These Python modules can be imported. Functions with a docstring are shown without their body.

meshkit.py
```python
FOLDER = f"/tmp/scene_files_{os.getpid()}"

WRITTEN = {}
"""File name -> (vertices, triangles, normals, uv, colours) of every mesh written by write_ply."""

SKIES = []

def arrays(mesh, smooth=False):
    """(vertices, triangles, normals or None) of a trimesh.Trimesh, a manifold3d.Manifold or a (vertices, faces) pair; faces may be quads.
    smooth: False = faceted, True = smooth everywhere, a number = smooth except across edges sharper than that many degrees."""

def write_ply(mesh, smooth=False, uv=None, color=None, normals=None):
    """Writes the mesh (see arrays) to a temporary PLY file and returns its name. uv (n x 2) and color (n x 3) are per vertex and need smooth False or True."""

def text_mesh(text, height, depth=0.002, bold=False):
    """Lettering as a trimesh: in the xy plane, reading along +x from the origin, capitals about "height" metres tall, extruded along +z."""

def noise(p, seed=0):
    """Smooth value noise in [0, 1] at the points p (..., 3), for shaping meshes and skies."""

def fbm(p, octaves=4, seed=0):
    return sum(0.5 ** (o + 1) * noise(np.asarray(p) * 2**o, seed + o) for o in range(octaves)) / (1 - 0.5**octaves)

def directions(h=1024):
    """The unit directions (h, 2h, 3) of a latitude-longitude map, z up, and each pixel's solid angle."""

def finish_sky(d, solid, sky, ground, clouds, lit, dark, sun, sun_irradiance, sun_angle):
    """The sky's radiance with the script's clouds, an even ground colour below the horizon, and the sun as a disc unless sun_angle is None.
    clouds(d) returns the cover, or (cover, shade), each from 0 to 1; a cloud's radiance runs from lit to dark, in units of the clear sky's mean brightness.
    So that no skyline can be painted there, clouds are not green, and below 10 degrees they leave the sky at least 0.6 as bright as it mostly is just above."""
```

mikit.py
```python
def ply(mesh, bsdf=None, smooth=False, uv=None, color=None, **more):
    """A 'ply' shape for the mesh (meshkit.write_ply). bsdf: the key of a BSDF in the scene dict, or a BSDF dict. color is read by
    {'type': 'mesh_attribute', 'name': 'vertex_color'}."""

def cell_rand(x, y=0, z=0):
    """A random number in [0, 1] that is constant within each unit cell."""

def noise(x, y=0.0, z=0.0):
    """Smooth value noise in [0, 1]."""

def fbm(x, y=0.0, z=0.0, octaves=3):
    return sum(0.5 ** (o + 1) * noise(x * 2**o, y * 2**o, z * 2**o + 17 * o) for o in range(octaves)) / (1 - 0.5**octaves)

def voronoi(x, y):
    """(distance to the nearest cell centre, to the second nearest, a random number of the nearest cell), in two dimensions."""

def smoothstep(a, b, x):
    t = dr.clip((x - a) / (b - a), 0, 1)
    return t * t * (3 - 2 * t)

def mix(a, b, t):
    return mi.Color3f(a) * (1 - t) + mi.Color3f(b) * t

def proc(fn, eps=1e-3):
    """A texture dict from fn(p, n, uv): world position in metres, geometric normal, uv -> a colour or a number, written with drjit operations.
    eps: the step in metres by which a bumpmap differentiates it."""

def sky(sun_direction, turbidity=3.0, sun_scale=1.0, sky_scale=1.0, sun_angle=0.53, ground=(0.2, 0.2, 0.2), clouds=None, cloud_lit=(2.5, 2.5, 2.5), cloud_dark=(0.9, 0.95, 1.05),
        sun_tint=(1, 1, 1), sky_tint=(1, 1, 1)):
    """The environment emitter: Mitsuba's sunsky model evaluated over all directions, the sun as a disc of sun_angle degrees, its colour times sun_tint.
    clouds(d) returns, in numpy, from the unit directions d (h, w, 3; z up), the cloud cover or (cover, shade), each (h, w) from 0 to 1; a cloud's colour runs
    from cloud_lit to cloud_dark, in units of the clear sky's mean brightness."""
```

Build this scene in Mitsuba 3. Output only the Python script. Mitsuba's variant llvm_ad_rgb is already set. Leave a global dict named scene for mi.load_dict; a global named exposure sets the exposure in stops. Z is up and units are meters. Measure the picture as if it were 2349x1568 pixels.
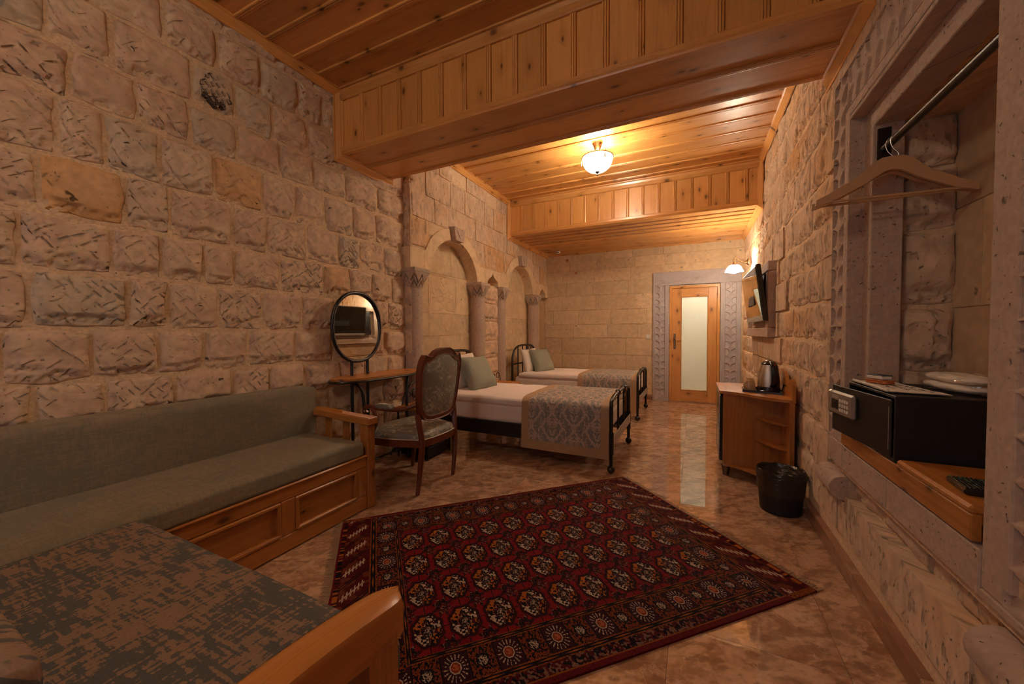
import math, random
import numpy as np, trimesh, shapely
from shapely.geometry import Polygon, Point, box as sbox
from shapely.ops import unary_union
import drjit as dr, mitsuba as mi
import mikit, meshkit
from mikit import noise, fbm, voronoi, cell_rand, smoothstep, mix

T = mi.ScalarTransform4f
random.seed(7); RS = np.random.RandomState(7)
scene, labels = {}, {}

# ------------------------------------------------------------------ camera, light, exposure
F, CX, CY = 865.0, 1174.5, 784.0
YAW, PITCH, ROLL = (math.radians(a) for a in (-25.72, -1.58, -0.22))
_f = np.array([math.sin(YAW)*math.cos(PITCH), math.cos(YAW)*math.cos(PITCH), math.sin(PITCH)])
_r0 = np.array([math.cos(YAW), -math.sin(YAW), 0]); _u0 = np.cross(_r0, _f)
_r = math.cos(ROLL)*_r0 + math.sin(ROLL)*_u0; _u = math.cos(ROLL)*_u0 - math.sin(ROLL)*_r0
_M = np.eye(4); _M[:3, 0], _M[:3, 1], _M[:3, 2], _M[:3, 3] = -_r, _u, _f, (0, 0, 1.25)
scene['camera'] = {'type': 'perspective', 'fov': 2*math.degrees(math.atan(CX/F)), 'fov_axis': 'x', 'near_clip': 0.02, 'far_clip': 60.0, 'to_world': T(_M)}
exposure = 2.0
LAMP = (1.0, 0.85, 0.64)          # warm lamp glow
BOWL_POWER, BULB_POWER, SCONCE_POWER, HALL_POWER, WINDOW_POWER = 18.0, 130.0, 150.0, 30.0, 0.6
WARM = lambda k: {'type': 'area', 'radiance': {'type': 'rgb', 'value': [k*c for c in LAMP]}}

# ------------------------------------------------------------------ room measures
XR, XLB, XLS, YB, ZC, ZB = 0.715, -2.71, -2.82, 7.28, 3.34, 2.79
YREAR = -1.9
B1F, B1B, B2F = 2.36, 2.94, 5.52

# ------------------------------------------------------------------ materials
def rgb(*c): return {'type': 'rgb', 'value': [float(x) for x in c]}
def srgb(r, g, b): return tuple(((c/255+0.055)/1.055)**2.4 if c > 10 else c/255/12.92 for c in (r, g, b))
def two(b): return {'type': 'twosided', 'bsdf': b}
def prin(col, rough=0.6, spec=0.4, **k): return {'type': 'principled', 'base_color': col if isinstance(col, dict) else rgb(*col), 'roughness': rough, 'specular': spec, **k}
def bump(fn, scale, b, eps=1e-3): return {'type': 'bumpmap', 'arbitrary': mikit.proc(fn, eps), 'scale': scale, 'bsdf': b}
P = mikit.proc
def mat(name, b): scene[name] = b

def pits(y, z, s, thr, dens=.45):
    y = y*s; z = z*s; wy = y + .35*(noise(y*2.3, z*2.3) - .5) + .22*(noise(y*7, z*7) - .5); wz = z + .35*(noise(y*2.3 + 9, z*2.3) - .5) + .22*(noise(y*7 + 9, z*7) - .5)
    d, _, w = voronoi(wy, wz)
    return (1 - smoothstep(thr*0.4, thr, d*(0.55 + 1.6*cell_rand(w*9999, 1)))) * dr.select(w > dens, 1.0, 0.0)
def sid(uv): return dr.floor(uv.y*61)
def tool_marks(h, z, o, f=1.0):
    """short straight chisel strokes, woven at two diagonals, on part of each stone"""
    k = 17.0 + 9.0*cell_rand(o, 3)
    a = (h*.78 + z*.62)*k + .5*noise(h*7, z*7); b = (z*.78 - h*.62)*k + .5*noise(h*7 + 5, z*7)
    ia, ib = dr.floor(a), dr.floor(b); fa = a - ia - .5; fb = b - ib - .5
    w = cell_rand(ia, ib, o); r2 = cell_rand(ib, ia, o + 7)
    u = dr.select(w > .5, fa, fb); v = dr.select(w > .5, fb, fa) + .5*(r2 - .5)
    on = dr.select(cell_rand(ia + 3, ib + 5, o) > .30, 1.0, 0.0)
    return (1 - smoothstep(.03, .12, dr.abs(v)))*(1 - smoothstep(.34, .48, dr.abs(u)))*on*smoothstep(.34, .46, fbm(h*3.1 + o*1.9, z*3.1, 0, 2))
def stone_col(p, n, uv):
    t = uv.x; o = sid(uv)
    h = p.y + p.x*0.9
    a = fbm(h*5 + o*.51, p.z*5, p.x*5, 3); b = fbm(h*26, p.z*26, p.x*7, 3); d = fbm(h*11 + 40, p.z*16, o, 3)
    c = mix((.60, .42, .285), (.51, .34, .23), a)
    c = mix(c, (.62, .45, .28), smoothstep(.5, .68, d)*.6)
    c = mix(c, (.58, .315, .12), smoothstep(.72, .95, t)*(.5 + .5*a))
    c = mix(c, (.47, .39, .28), smoothstep(.3, .05, t)*.6)
    c = c * (0.72 + .54*b)
    k = dr.maximum(pits(h, p.z, 8, .085, .88), dr.maximum(pits(h + 3.1, p.z, 50, .16, .74)*.6, .14*tool_marks(h, p.z, o)))
    return mix(c, c*.22, k)
def stone_bump(p, n, uv):
    h = p.y + p.x*0.9; o = sid(uv)
    k = dr.maximum(pits(h, p.z, 8, .085, .88), pits(h + 3.1, p.z, 50, .16, .74)*.6)
    return .75*fbm(h*36, p.z*36, p.x*20, 4) - .70*tool_marks(h, p.z, o) - .8*k + .5
mat('stone', two(bump(stone_bump, .011, prin(P(stone_col), .92, .15), .0015)))
def porous_col(p, n, uv):
    h = p.y + p.x*0.9; o = sid(uv)
    a = fbm(h*4 + o*.53, p.z*4, 0, 3); b = fbm(h*30, p.z*14, p.x*9, 3)
    c = mix((.60, .43, .29), (.52, .365, .24), a)
    c = mix(c, (.56, .31, .13), smoothstep(.8, .97, uv.x)*a + .5*smoothstep(.62, .8, fbm(h*2.2, p.z*2.2+9, 0, 2)))
    c = c*(.66 + .6*b)
    k = dr.maximum(smoothstep(.66, .80, fbm(h*34, p.z*15, 3, 3))*.42, dr.maximum(pits(h*1.5, p.z*.8, 20, .13, .75)*.8, pits(h*1.4 + 3.1, p.z*.8, 48, .15, .66)*.7))
    return mix(c, c*.32, k)
def porous_bump(p, n, uv):
    h = p.y + p.x*0.9
    k = dr.maximum(smoothstep(.62, .78, fbm(h*34, p.z*15, 3, 3)), dr.maximum(pits(h*1.5, p.z*.8, 20, .13, .75), pits(h*1.4 + 3.1, p.z*.8, 48, .15, .66)*.7))
    return fbm(h*30, p.z*13, p.x*9, 4) - .8*k + .4
mat('porous_stone', two(bump(porous_bump, .016, prin(P(porous_col), .92, .15), .0015)))
mat('mortar', two(bump(lambda p, n, uv: fbm((p.y+p.x)*45, p.z*45, 0, 3), .004, prin(P(lambda p, n, uv: mix((.60, .43, .265), (.54, .37, .225), fbm((p.y+p.x)*6, p.z*6, 0, 3))*(.85+.3*noise((p.y+p.x)*120, p.z*120))), .95, .1))))
def ashlar_col(p, n, uv):
    h = p.y + p.x
    a = fbm(h*3 + sid(uv)*.3, p.z*3, 0, 3); b = fbm(h*24, p.z*24, 0, 2)
    c = mix((.63, .46, .285), (.60, .42, .24), a)*(.84 + .16*uv.x)*(.87 + .26*b)
    return mix(c, c*.45, pits(h, p.z, 9, .10, .75))
mat('ashlar', two(bump(lambda p, n, uv: fbm((p.y+p.x)*50, p.z*50, p.x*20, 2), .0025, prin(P(ashlar_col), .9, .15))))
def tuff_col(p, n, uv):
    h = p.y + p.x
    a = fbm(h*4 + sid(uv)*.3, p.z*4, 0, 3)
    c = mix((.43, .315, .24), (.37, .265, .20), a)*(.9 + .2*noise(h*90, p.z*90))
    return mix(c, c*.3, dr.maximum(pits(h*1.1, p.z, 16, .10, .6), pits(h + 5, p.z, 42, .13, .6)))
mat('tuff', two(bump(lambda p, n, uv: fbm((p.y+p.x)*60, p.z*60, 0, 2) - pits((p.y+p.x)*1.1, p.z, 16, .10, .6), .003, prin(P(tuff_col), .88, .18))))
mat('grey_tuff', two(prin(P(lambda p, n, uv: mix((.40, .35, .335), (.35, .295, .285), fbm((p.y+p.x)*5, p.z*5, 0, 3))*(.92+.16*noise((p.y+p.x)*80, p.z*80))), .85, .2)))

# wood: uv.x = kind*3 + grain axis + tone (0..0.99), uv.y = seed.  kind 0 ceiling pine, 1 furniture pine, 2 mahogany
def wood_col(p, n, uv):
    k = dr.floor(uv.x); tone = uv.x - k; kind = dr.floor(k/3); ax = k - 3*kind
    al = dr.select(ax < .5, p.x, dr.select(ax < 1.5, p.y, p.z))
    ac = dr.select(ax < .5, p.y + p.z*.8, dr.select(ax < 1.5, p.x + p.z*.9, p.x + p.y*.9))
    o = uv.y*53.0
    w = ac + .02*fbm(al*1.3 + o, ac*5, o, 2)
    g = fbm(w*55 + o, al*.9 + o, 0, 3); g2 = noise(w*420 + o, al*5)
    cath = fbm(w*24 + o, al*.55 + o, 7, 2); ring = cath*9; ring = ring - dr.floor(ring); ring = smoothstep(.55, .95, ring)*(1 - smoothstep(.95, 1., ring))
    d, _, r = voronoi(al*3.4 + o*1.7, ac*7.5 + o)
    has = dr.select(r > .64, 1.0, 0.0)*dr.select(kind < 1.5, 1.0, 0.0); sz = .6 + cell_rand(r*9999, 2)
    knot = (1 - smoothstep(.02*sz, .10*sz, d))*has; halo = (1 - smoothstep(.05, .42, d))*has
    s = dr.clip(.55*g + .30*ring + .15*g2, 0, 1)
    c0 = mix((.60, .29, .085), (.45, .185, .045), s)
    c1 = mix((.40, .155, .034), (.26, .085, .016), s)
    c2 = mix((.125, .028, .010), (.07, .014, .006), s)
    c = dr.select(kind < .5, c0, dr.select(kind < 1.5, c1, c2))
    c = c*(.72 + .5*tone)
    c = mix(c, c*mi.Color3f(.62, .52, .45), halo*.5)
    return mix(c, c*mi.Color3f(.16, .12, .10), knot*.85)
mat('wood', two(prin(P(wood_col), .3, .5, clearcoat=.35, clearcoat_gloss=.8)))
mat('satin_wood', two(prin(P(wood_col), .36, .35)))
def floor_col(p, n, uv):
    o = sid(uv)*.77
    x = p.x*.84 + p.y*.54; y = p.y*.84 - p.x*.54
    wx = x + .10*fbm(x*4 + o, y*4, 0, 3); wy = y + .10*fbm(x*4 + 9 + o, y*4, 3, 3)
    a = fbm(wx*9 + o, wy*17, 2, 4); b = fbm(x*55, y*75 + o, 5, 3)
    c = mix((.30, .17, .098), (.49, .315, .20), smoothstep(.32, .70, .58*a + .42*b))
    c = mix(c, (.185, .09, .048), smoothstep(.54, .70, fbm(wx*13 + 30 + o, wy*26, 1, 4))*.65)
    v = dr.abs(fbm(wx*11 + 11 + o, wy*11, 0, 4) - .5)
    c = mix(c, (.60, .45, .33), (1 - smoothstep(.0, .010, v))*.45)
    return c*(.9 + .2*uv.x)
mat('marble', two({'type': 'plastic', 'diffuse_reflectance': P(floor_col), 'int_ior': 1.62}))
mat('marble_skirting', two({'type': 'roughplastic', 'diffuse_reflectance': P(lambda p, n, uv: mix((.25, .125, .075), (.42, .27, .18), smoothstep(.3, .75, fbm((p.x+p.y)*5 + uv.y*20, p.z*14, 0, 4)))), 'alpha': .08, 'int_ior': 1.5}))
mat('grout', two(prin((.42, .30, .2), .9, .2)))

# rug: local s along its length, t across its width
RA = np.array([-2.07, 1.723]); R1 = np.array([1.555, 1.577]); R1 = R1/np.linalg.norm(R1); R2 = np.array([R1[1], -R1[0]])
RL, RW = 2.19, 1.51
RED, DRED, BLK, CREAM, ORG, BRN = (.165, .006, .012), (.070, .005, .008), (.006, .005, .010), (.46, .35, .28), (.36, .10, .02), (.13, .026, .012)
def rug_col(p, n, uv):
    s = (p.x - RA[0])*R1[0] + (p.y - RA[1])*R1[1]; t = (p.x - RA[0])*R2[0] + (p.y - RA[1])*R2[1]
    one = lambda m: dr.select(m, mi.Float(1), mi.Float(0))
    fine = noise(s*330, t*330)
    # ---- field of guls
    ps, pt = .158, .235
    i = dr.round((s - .409)/ps); j = dr.round((t - .413)/pt)
    x = (s - .409 - i*ps)/.062; y = (t - .413 - j*pt)/.086
    r = dr.sqrt(x*x + y*y); ang = dr.atan2(y, x)
    r8 = r*(1 + .05*dr.cos(8*ang))
    c = mi.Color3f(*RED)*(.85 + .3*noise(s*25, t*12))
    ln = dr.minimum(dr.abs(x)*.062, dr.abs(y)*.086)
    c = dr.select(ln < .0022, mi.Color3f(*BLK), c)
    # small crosses between
    i2 = dr.floor((s - .409)/ps) + .5; j2 = dr.floor((t - .413)/pt) + .5
    u = (s - .409 - i2*ps)/.05; v = (t - .413 - j2*pt)/.066
    q = dr.sqrt(u*u + v*v); qa = dr.atan2(v, u); pet = q*(1 + .28*dr.cos(8*qa))
    small = (pet < .74)
    csm = dr.select(noise(u*9 + 50, v*9) > .72, mi.Color3f(.20, .11, .08), dr.select(noise(u*7, v*7 + 9) > .42, mi.Color3f(*DRED), mi.Color3f(*BLK)))
    c = dr.select(small, csm, c)
    edge = (r8 < 1.15); c = dr.select(edge, mi.Color3f(*DRED), c)
    c = dr.select((r8 < 1.07) & (r8 > .99), mi.Color3f(*BLK), c)
    quad = dr.select(x*y > 0, 1.0, 0.0)
    petals = (noise(x*8.5 + 20, y*8.5 + 40) > .5) & (r8 > .46) & (r8 < .93)
    spot = (noise(x*17 + 3, y*17 + 7) > .68)
    inner = dr.select(petals, dr.select(quad > .5, mi.Color3f(*ORG), mi.Color3f(*CREAM)), dr.select(spot & (r8 < .46), mi.Color3f(.30, .19, .15), dr.select(noise(x*9 + 5, y*9) > .6, mi.Color3f(*DRED), mi.Color3f(*BLK))))
    c = dr.select(r8 < .97, inner, c)
    c = dr.select((dr.abs(x) < .035) & (r8 < .9) | (dr.abs(y) < .03) & (r8 < .9), mi.Color3f(*BLK), c)
    core = dr.abs(x) + dr.abs(y)
    c = dr.select((core < .22), dr.select(noise(x*22, y*22) > .5, mi.Color3f(*CREAM)*.8, mi.Color3f(*BLK)), c)
    # ---- borders
    e1 = dr.minimum(s, RL - s); e2 = dr.minimum(t, RW - t)
    def chain(d, a, b, along):      # guard stripe: black, two orange chains, orange slits
        m = (d - a)/(b - a)
        k = mi.Color3f(*BLK)
        dots = noise(along*260, d*400)
        k = dr.select(((m < .2) | (m > .8)), dr.select(dots > .38, mi.Color3f(*ORG)*.62, mi.Color3f(*DRED)), k)
        f = along/.11; f = f - dr.floor(f)
        return dr.select((dr.abs(m - .5) < .13*(1 - dr.abs(f - .5)*2.4)), mi.Color3f(*ORG)*.75, k)
    def medal(d, a, b, along, pitch, ph):
        g = (along - ph)/pitch; gi = dr.round(g); gx = g - gi; star = (gi - 2*dr.floor(gi/2)) < .5
        gy = (d - (a + b)/2)/(b - a); rr = dr.sqrt(gx*gx + gy*gy); aa = dr.atan2(gy, gx)
        k1 = mi.Color3f(.03, .006, .012)
        ray = (dr.cos(aa*18) > .5) & (rr > .26) & (rr < .46) & (noise(rr*30, aa*6) > .38)
        k1 = dr.select(ray, mi.Color3f(*CREAM), k1)
        o8 = dr.maximum(dr.maximum(dr.abs(gx), dr.abs(gy)), .72*(dr.abs(gx) + dr.abs(gy)))
        k1 = dr.select(o8 < .21, mi.Color3f(*CREAM)*.9, k1); k1 = dr.select(o8 < .165, mi.Color3f(.20, .025, .012), k1); k1 = dr.select((o8 < .12) & (noise(gx*30, gy*30) > .45), mi.Color3f(.40, .11, .05), k1)
        k2 = dr.select(noise(gx*24 + 9, gy*24) > .55, mi.Color3f(*BLK), mi.Color3f(*BRN)*1.25)
        r4 = dr.maximum(dr.maximum(dr.abs(gx), dr.abs(gy)), .72*(dr.abs(gx) + dr.abs(gy)))
        k2 = dr.select(r4 < .23, mi.Color3f(*BLK), k2); k2 = dr.select(r4 < .18, dr.select(noise(gx*34, gy*34) > .45, mi.Color3f(*CREAM)*.85, mi.Color3f(*BLK)), k2)
        k = dr.select(star, k2, k1)
        return dr.select(dr.abs(dr.abs(gx) - .5) < .03, mi.Color3f(*BLK), k)
    inb = dr.minimum(e1 - .335, e2 - .27)
    frame = inb < 0
    # which side rules: compare scaled distances so that corners mitre
    side_t = (e2/.27) < ((e1 - .155)/.18)
    d = dr.select(side_t, e2, (e1 - .155)*1.5)       # along long sides d = e2 ; at the ends squeeze into the same bands
    al = dr.select(side_t, s, t)
    guard_in = chain(dr.select(side_t, e2, e1), dr.select(side_t, .243, .312), dr.select(side_t, .272, .337), al)
    med = dr.select(side_t, medal(e2, .11, .243, s, .104, .38), medal(e1, .210, .312, t, .131, .174))
    guard_out = chain(dr.select(side_t, e2, e1), dr.select(side_t, .078, .172), dr.select(side_t, .11, .210), al)
    outer = dr.select(noise(s*130, t*110) > .66, mi.Color3f(.16, .09, .07), dr.select(noise(s*85 + 8, t*75) > .5, mi.Color3f(*BLK), mi.Color3f(*DRED)))
    outer = dr.select(dr.abs(e2 - .027) < .003, mi.Color3f(*ORG)*.6, outer)
    outer = dr.select(e2 < .024, mi.Color3f(.10, .006, .010), outer)
    b = dr.select(e2 > .243, guard_in, dr.select(e2 > .11, med, dr.select(e2 > .078, guard_out, outer)))
    b2 = dr.select(e1 > .312, guard_in, dr.select(e1 > .210, med, guard_out))
    c = dr.select(frame, dr.select(side_t, b, b2), c)
    # ---- end skirts with white combs on diagonals
    sk = e1 < .172
    dg = t + e1*1.05; f = dg/.19; fi = dr.floor(f); f = f - fi
    tooth = (dr.abs(((e1*60) - dr.floor(e1*60)) - .5) < .2)
    comb = (dr.abs(f - .5) < .035) | ((dr.abs(f - .5) < .14) & tooth & (dr.abs(f - .5) > .035))
    k = dr.select(noise(s*40, t*40) > .55, mi.Color3f(*BRN), mi.Color3f(*DRED))
    k = dr.select((dr.abs(f - .05) < .025) | (dr.abs(f - .93) < .02), mi.Color3f(*BLK), k)
    k = dr.select(comb & (e1 > .045) & (e1 < .15), mi.Color3f(*CREAM), k)
    k = dr.select(e1 < .035, dr.select(noise(t*70, 3) > .6, mi.Color3f(*ORG), dr.select(noise(t*90, 8) > .5, mi.Color3f(*BLK), mi.Color3f(*DRED))), k)
    k = dr.select(e1 < .012, mi.Color3f(*RED)*.7, k)
    c = dr.select(sk & (e2 > .03), k, c)
    return c*(.48 + .44*fine)
mat('rug_pile', two(bump(lambda p, n, uv: noise(p.x*420, p.y*420), .0012, prin(P(rug_col), .95, .08, sheen=.3), .0006)))
mat('hanger_wood', two(prin((.46, .265, .135), .4, .4)))
mat('fringe', two(prin((.34, .23, .15), .9, .1)))

def streak(p, f=1.0):
    q = p.y + p.z
    return fbm(p.x*26*f, q*150*f, 3, 3), fbm(p.x*150*f, q*34*f, 5, 3), fbm(p.x*4.5, q*6.0, 0, 3)
def sofa_col(p, n, uv):
    a, b, d = streak(mi.Point3f(p.y*1.0, p.x*.9, p.z))
    m = smoothstep(.42, .62, .4*a + .35*b + .3*d - .03)
    return mix((.150, .140, .098), (.20, .162, .108), m)*(.85 + .3*noise(p.x*400, p.y*400, p.z*400))
mat('sofa_fabric', two(prin(P(sofa_col), .8, .25, sheen=.6)))
def sofa2_col(p, n, uv):
    a, b, d = streak(p, .85)
    m = smoothstep(.495, .54, .42*a + .38*b + .30*d - .05)
    return mix((.052, .060, .060), (.185, .118, .078), m)*(.85 + .3*noise(p.x*400, p.y*400))
mat('sofa_fabric_contrast', two(prin(P(sofa2_col), .55, .45, sheen=.6)))
mat('chair_velvet', two(prin(P(lambda p, n, uv: mix((.125, .118, .092), (.33, .295, .215), smoothstep(.46, .72, fbm(p.x*50, p.y*50, p.z*50, 3)*.55 + .45*fbm(p.x*9, p.y*9, p.z*9, 2)))), .5, .5, sheen=.8)))
mat('nail_trim', two(prin((.40, .31, .22), .4, .6)))
mat('sheet', two(bump(lambda p, n, uv: fbm(p.x*5, p.y*14, p.z*14, 3), .012, prin((.66, .56, .49), .8, .2, sheen=.3), .004)))
mat('pillow_white', two(bump(lambda p, n, uv: fbm(p.x*7, p.y*7, p.z*5, 3), .014, prin((.68, .60, .50), .8, .2), .004)))
mat('pillow_green', two(bump(lambda p, n, uv: fbm(p.x*9, p.y*7, p.z*22, 3), .014, prin((.235, .245, .185), .6, .35, sheen=.7), .004)))
def damask(p, n, uv):
    x, y = uv.x, uv.y
    cell = .21
    g = x/cell; gi = dr.floor(g); fx = dr.abs(g - gi - .5)*2; h = y/.30 + .5*(gi - 2*dr.floor(gi/2)); fy = h - dr.floor(h)
    ogee = dr.abs(fx - (.5 + .42*dr.sin(fy*2*math.pi)))
    leaf = noise(fx*7 + 3, fy*12) + .35*dr.sin(fx*13 + 5*dr.sin(fy*12))
    vase = (fx < .42*(1 - dr.abs(fy - .35)*1.8))
    m = (ogee < .13) | (vase & (leaf > .32)) | (leaf > .82)
    fine = noise(x*500, y*500)
    c = dr.select(m, mi.Color3f(.40, .31, .25), mi.Color3f(.20, .19, .17))
    c = dr.select(noise(fx*26 + 7, fy*36 + 2) > .70, c*.5, c)
    brd = (x < .075) | (x > .765) | (y < .085) | (y > 2.02)
    c = dr.select(brd, mi.Color3f(.34, .215, .115), c)
    return c*(.8 + .4*fine)
mat('damask', two(prin(P(damask), .55, .4, sheen=.5)))
mat('black_metal', two({'type': 'roughplastic', 'diffuse_reflectance': rgb(.012, .011, .011), 'alpha': .16}))
mat('black_plastic', two({'type': 'roughplastic', 'diffuse_reflectance': rgb(.010, .009, .009), 'alpha': .08}))
mat('matte_black', two(prin((.012, .010, .010), .5, .3)))
mat('grey_plate', two(prin((.28, .24, .21), .4, .5)))
mat('steel', two({'type': 'roughconductor', 'material': 'none', 'specular_reflectance': rgb(.62, .56, .50), 'alpha': .22}))
mat('keypad_metal', two(prin((.30, .26, .22), .4, .6, metallic=.6)))
mat('bronze', two({'type': 'roughconductor', 'material': 'none', 'specular_reflectance': rgb(.42, .27, .16), 'alpha': .25}))
mat('dark_bronze', two({'type': 'roughconductor', 'material': 'none', 'specular_reflectance': rgb(.16, .12, .09), 'alpha': .3}))
mat('mirror_glass', two({'type': 'conductor', 'material': 'none', 'specular_reflectance': rgb(.86, .88, .86)}))
mat('screen_black', two({'type': 'plastic', 'diffuse_reflectance': rgb(.004, .004, .004), 'int_ior': 1.5}))
mat('frosted_pane', {'type': 'principledthin', 'base_color': rgb(.80, .84, .74), 'roughness': .5, 'diff_trans': 1.1, 'spec_trans': 0.0})
mat('lamp_glass', two(prin((.85, .78, .66), .3, .5)))
mat('white_plastic', two(prin((.62, .56, .48), .4, .5)))
mat('ceramic', two({'type': 'roughplastic', 'diffuse_reflectance': rgb(.50, .32, .16), 'alpha': .06}))
mat('red_plastic', two({'type': 'roughplastic', 'diffuse_reflectance': rgb(.55, .01, .012), 'alpha': .1}))
mat('orange_card', two(prin((.42, .13, .035), .6, .4)))
mat('navy_card', two(prin((.012, .022, .045), .5, .4)))
mat('clear_plastic', {'type': 'thindielectric', 'int_ior': 1.45})
mat('black_film', two(bump(lambda p, n, uv: fbm(p.x*18 + p.y*18, p.z*70, p.y*30, 3), .012, {'type': 'roughplastic', 'diffuse_reflectance': rgb(.020, .016, .014), 'alpha': .09})))
def bag_print(p, n, uv):
    c = mi.Color3f(.50, .43, .36)*(.9 + .2*noise(p.x*60, p.y*60))
    a, b = uv.x, uv.y
    row1 = (b > .10) & (b < .24) & (a > .12) & (a < .9) & (noise(a*95, b*34) > .52)
    row2 = (b > .31) & (b < .335) & (a > .18) & (a < .85)
    row3 = (b > .40) & (b < .50) & (a > .2) & (a < .78) & (noise(a*80 + 7, b*46) > .53)
    row4 = (b > .58) & (b < .68) & (a > .25) & (a < .7) & (noise(a*70 + 3, b*40) > .53)
    return dr.select(row1 | row2 | row3 | row4, mi.Color3f(.025, .02, .02), c)
mat('printed_cloth', two(prin(P(bag_print), .9, .1)))
mat('ribbed_green', two(prin(P(lambda p, n, uv: dr.select(noise(p.x*420, p.y*60) > .62, mi.Color3f(.035, .07, .045), mi.Color3f(.008, .008, .008))), .3, .5)))

# ------------------------------------------------------------------ mesh helpers
def key_free(k):
    if k not in scene and k not in labels and not any(q.startswith(k + '__') for q in _roots.get(k, ())): return k
    i = 1
    while f'{k}_{i:03d}' in scene or f'{k}_{i:03d}' in labels: i += 1
    return f'{k}_{i:03d}'
_roots, _count = {}, {}
def numbered(k):
    c = _count.get(k, 0); _count[k] = c + 1
    return k if c == 0 else f'{k}_{c:03d}'
def thing(name, label=None, cat=None, group=None, kind=None):
    k = numbered(name); d = {}
    if label: d['label'] = label
    if cat: d['category'] = cat
    if group: d['group'] = group
    if kind: d['kind'] = kind
    labels[k] = d
    return k
def struct(name): return thing(name, kind='structure')
def add(parent, name, mesh, m, smooth=30, uvc=None, uv=None, label=None, kind=None, **extra):
    k = numbered(parent + '__' + name) if name else parent
    if not isinstance(mesh, trimesh.Trimesh):
        v, f = mesh; f = np.asarray(f); 
        if f.shape[1] == 4: f = np.vstack([f[:, [0, 1, 2]], f[:, [0, 2, 3]]])
        mesh = trimesh.Trimesh(np.asarray(v, float), f, process=False)
    if smooth is not True and smooth is not False and (uvc is not None):
        mesh = trimesh.graph.smooth_shade(mesh, angle=math.radians(smooth), facet_minarea=None); smooth = True
    if uvc is not None: uv = np.tile(np.array(uvc, float), (len(mesh.vertices), 1))
    scene[k] = mikit.ply(mesh, m, smooth=smooth, uv=uv, **extra)
    if label or kind:
        labels.setdefault(k, {})
        if label: labels[k]['label'] = label
        if kind: labels[k]['kind'] = kind
    return k
def wd(axis, kind=0, tone=None): return (kind*3 + axis + (random.uniform(.2, .75) if tone is None else tone), random.random())
_C = None
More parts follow.
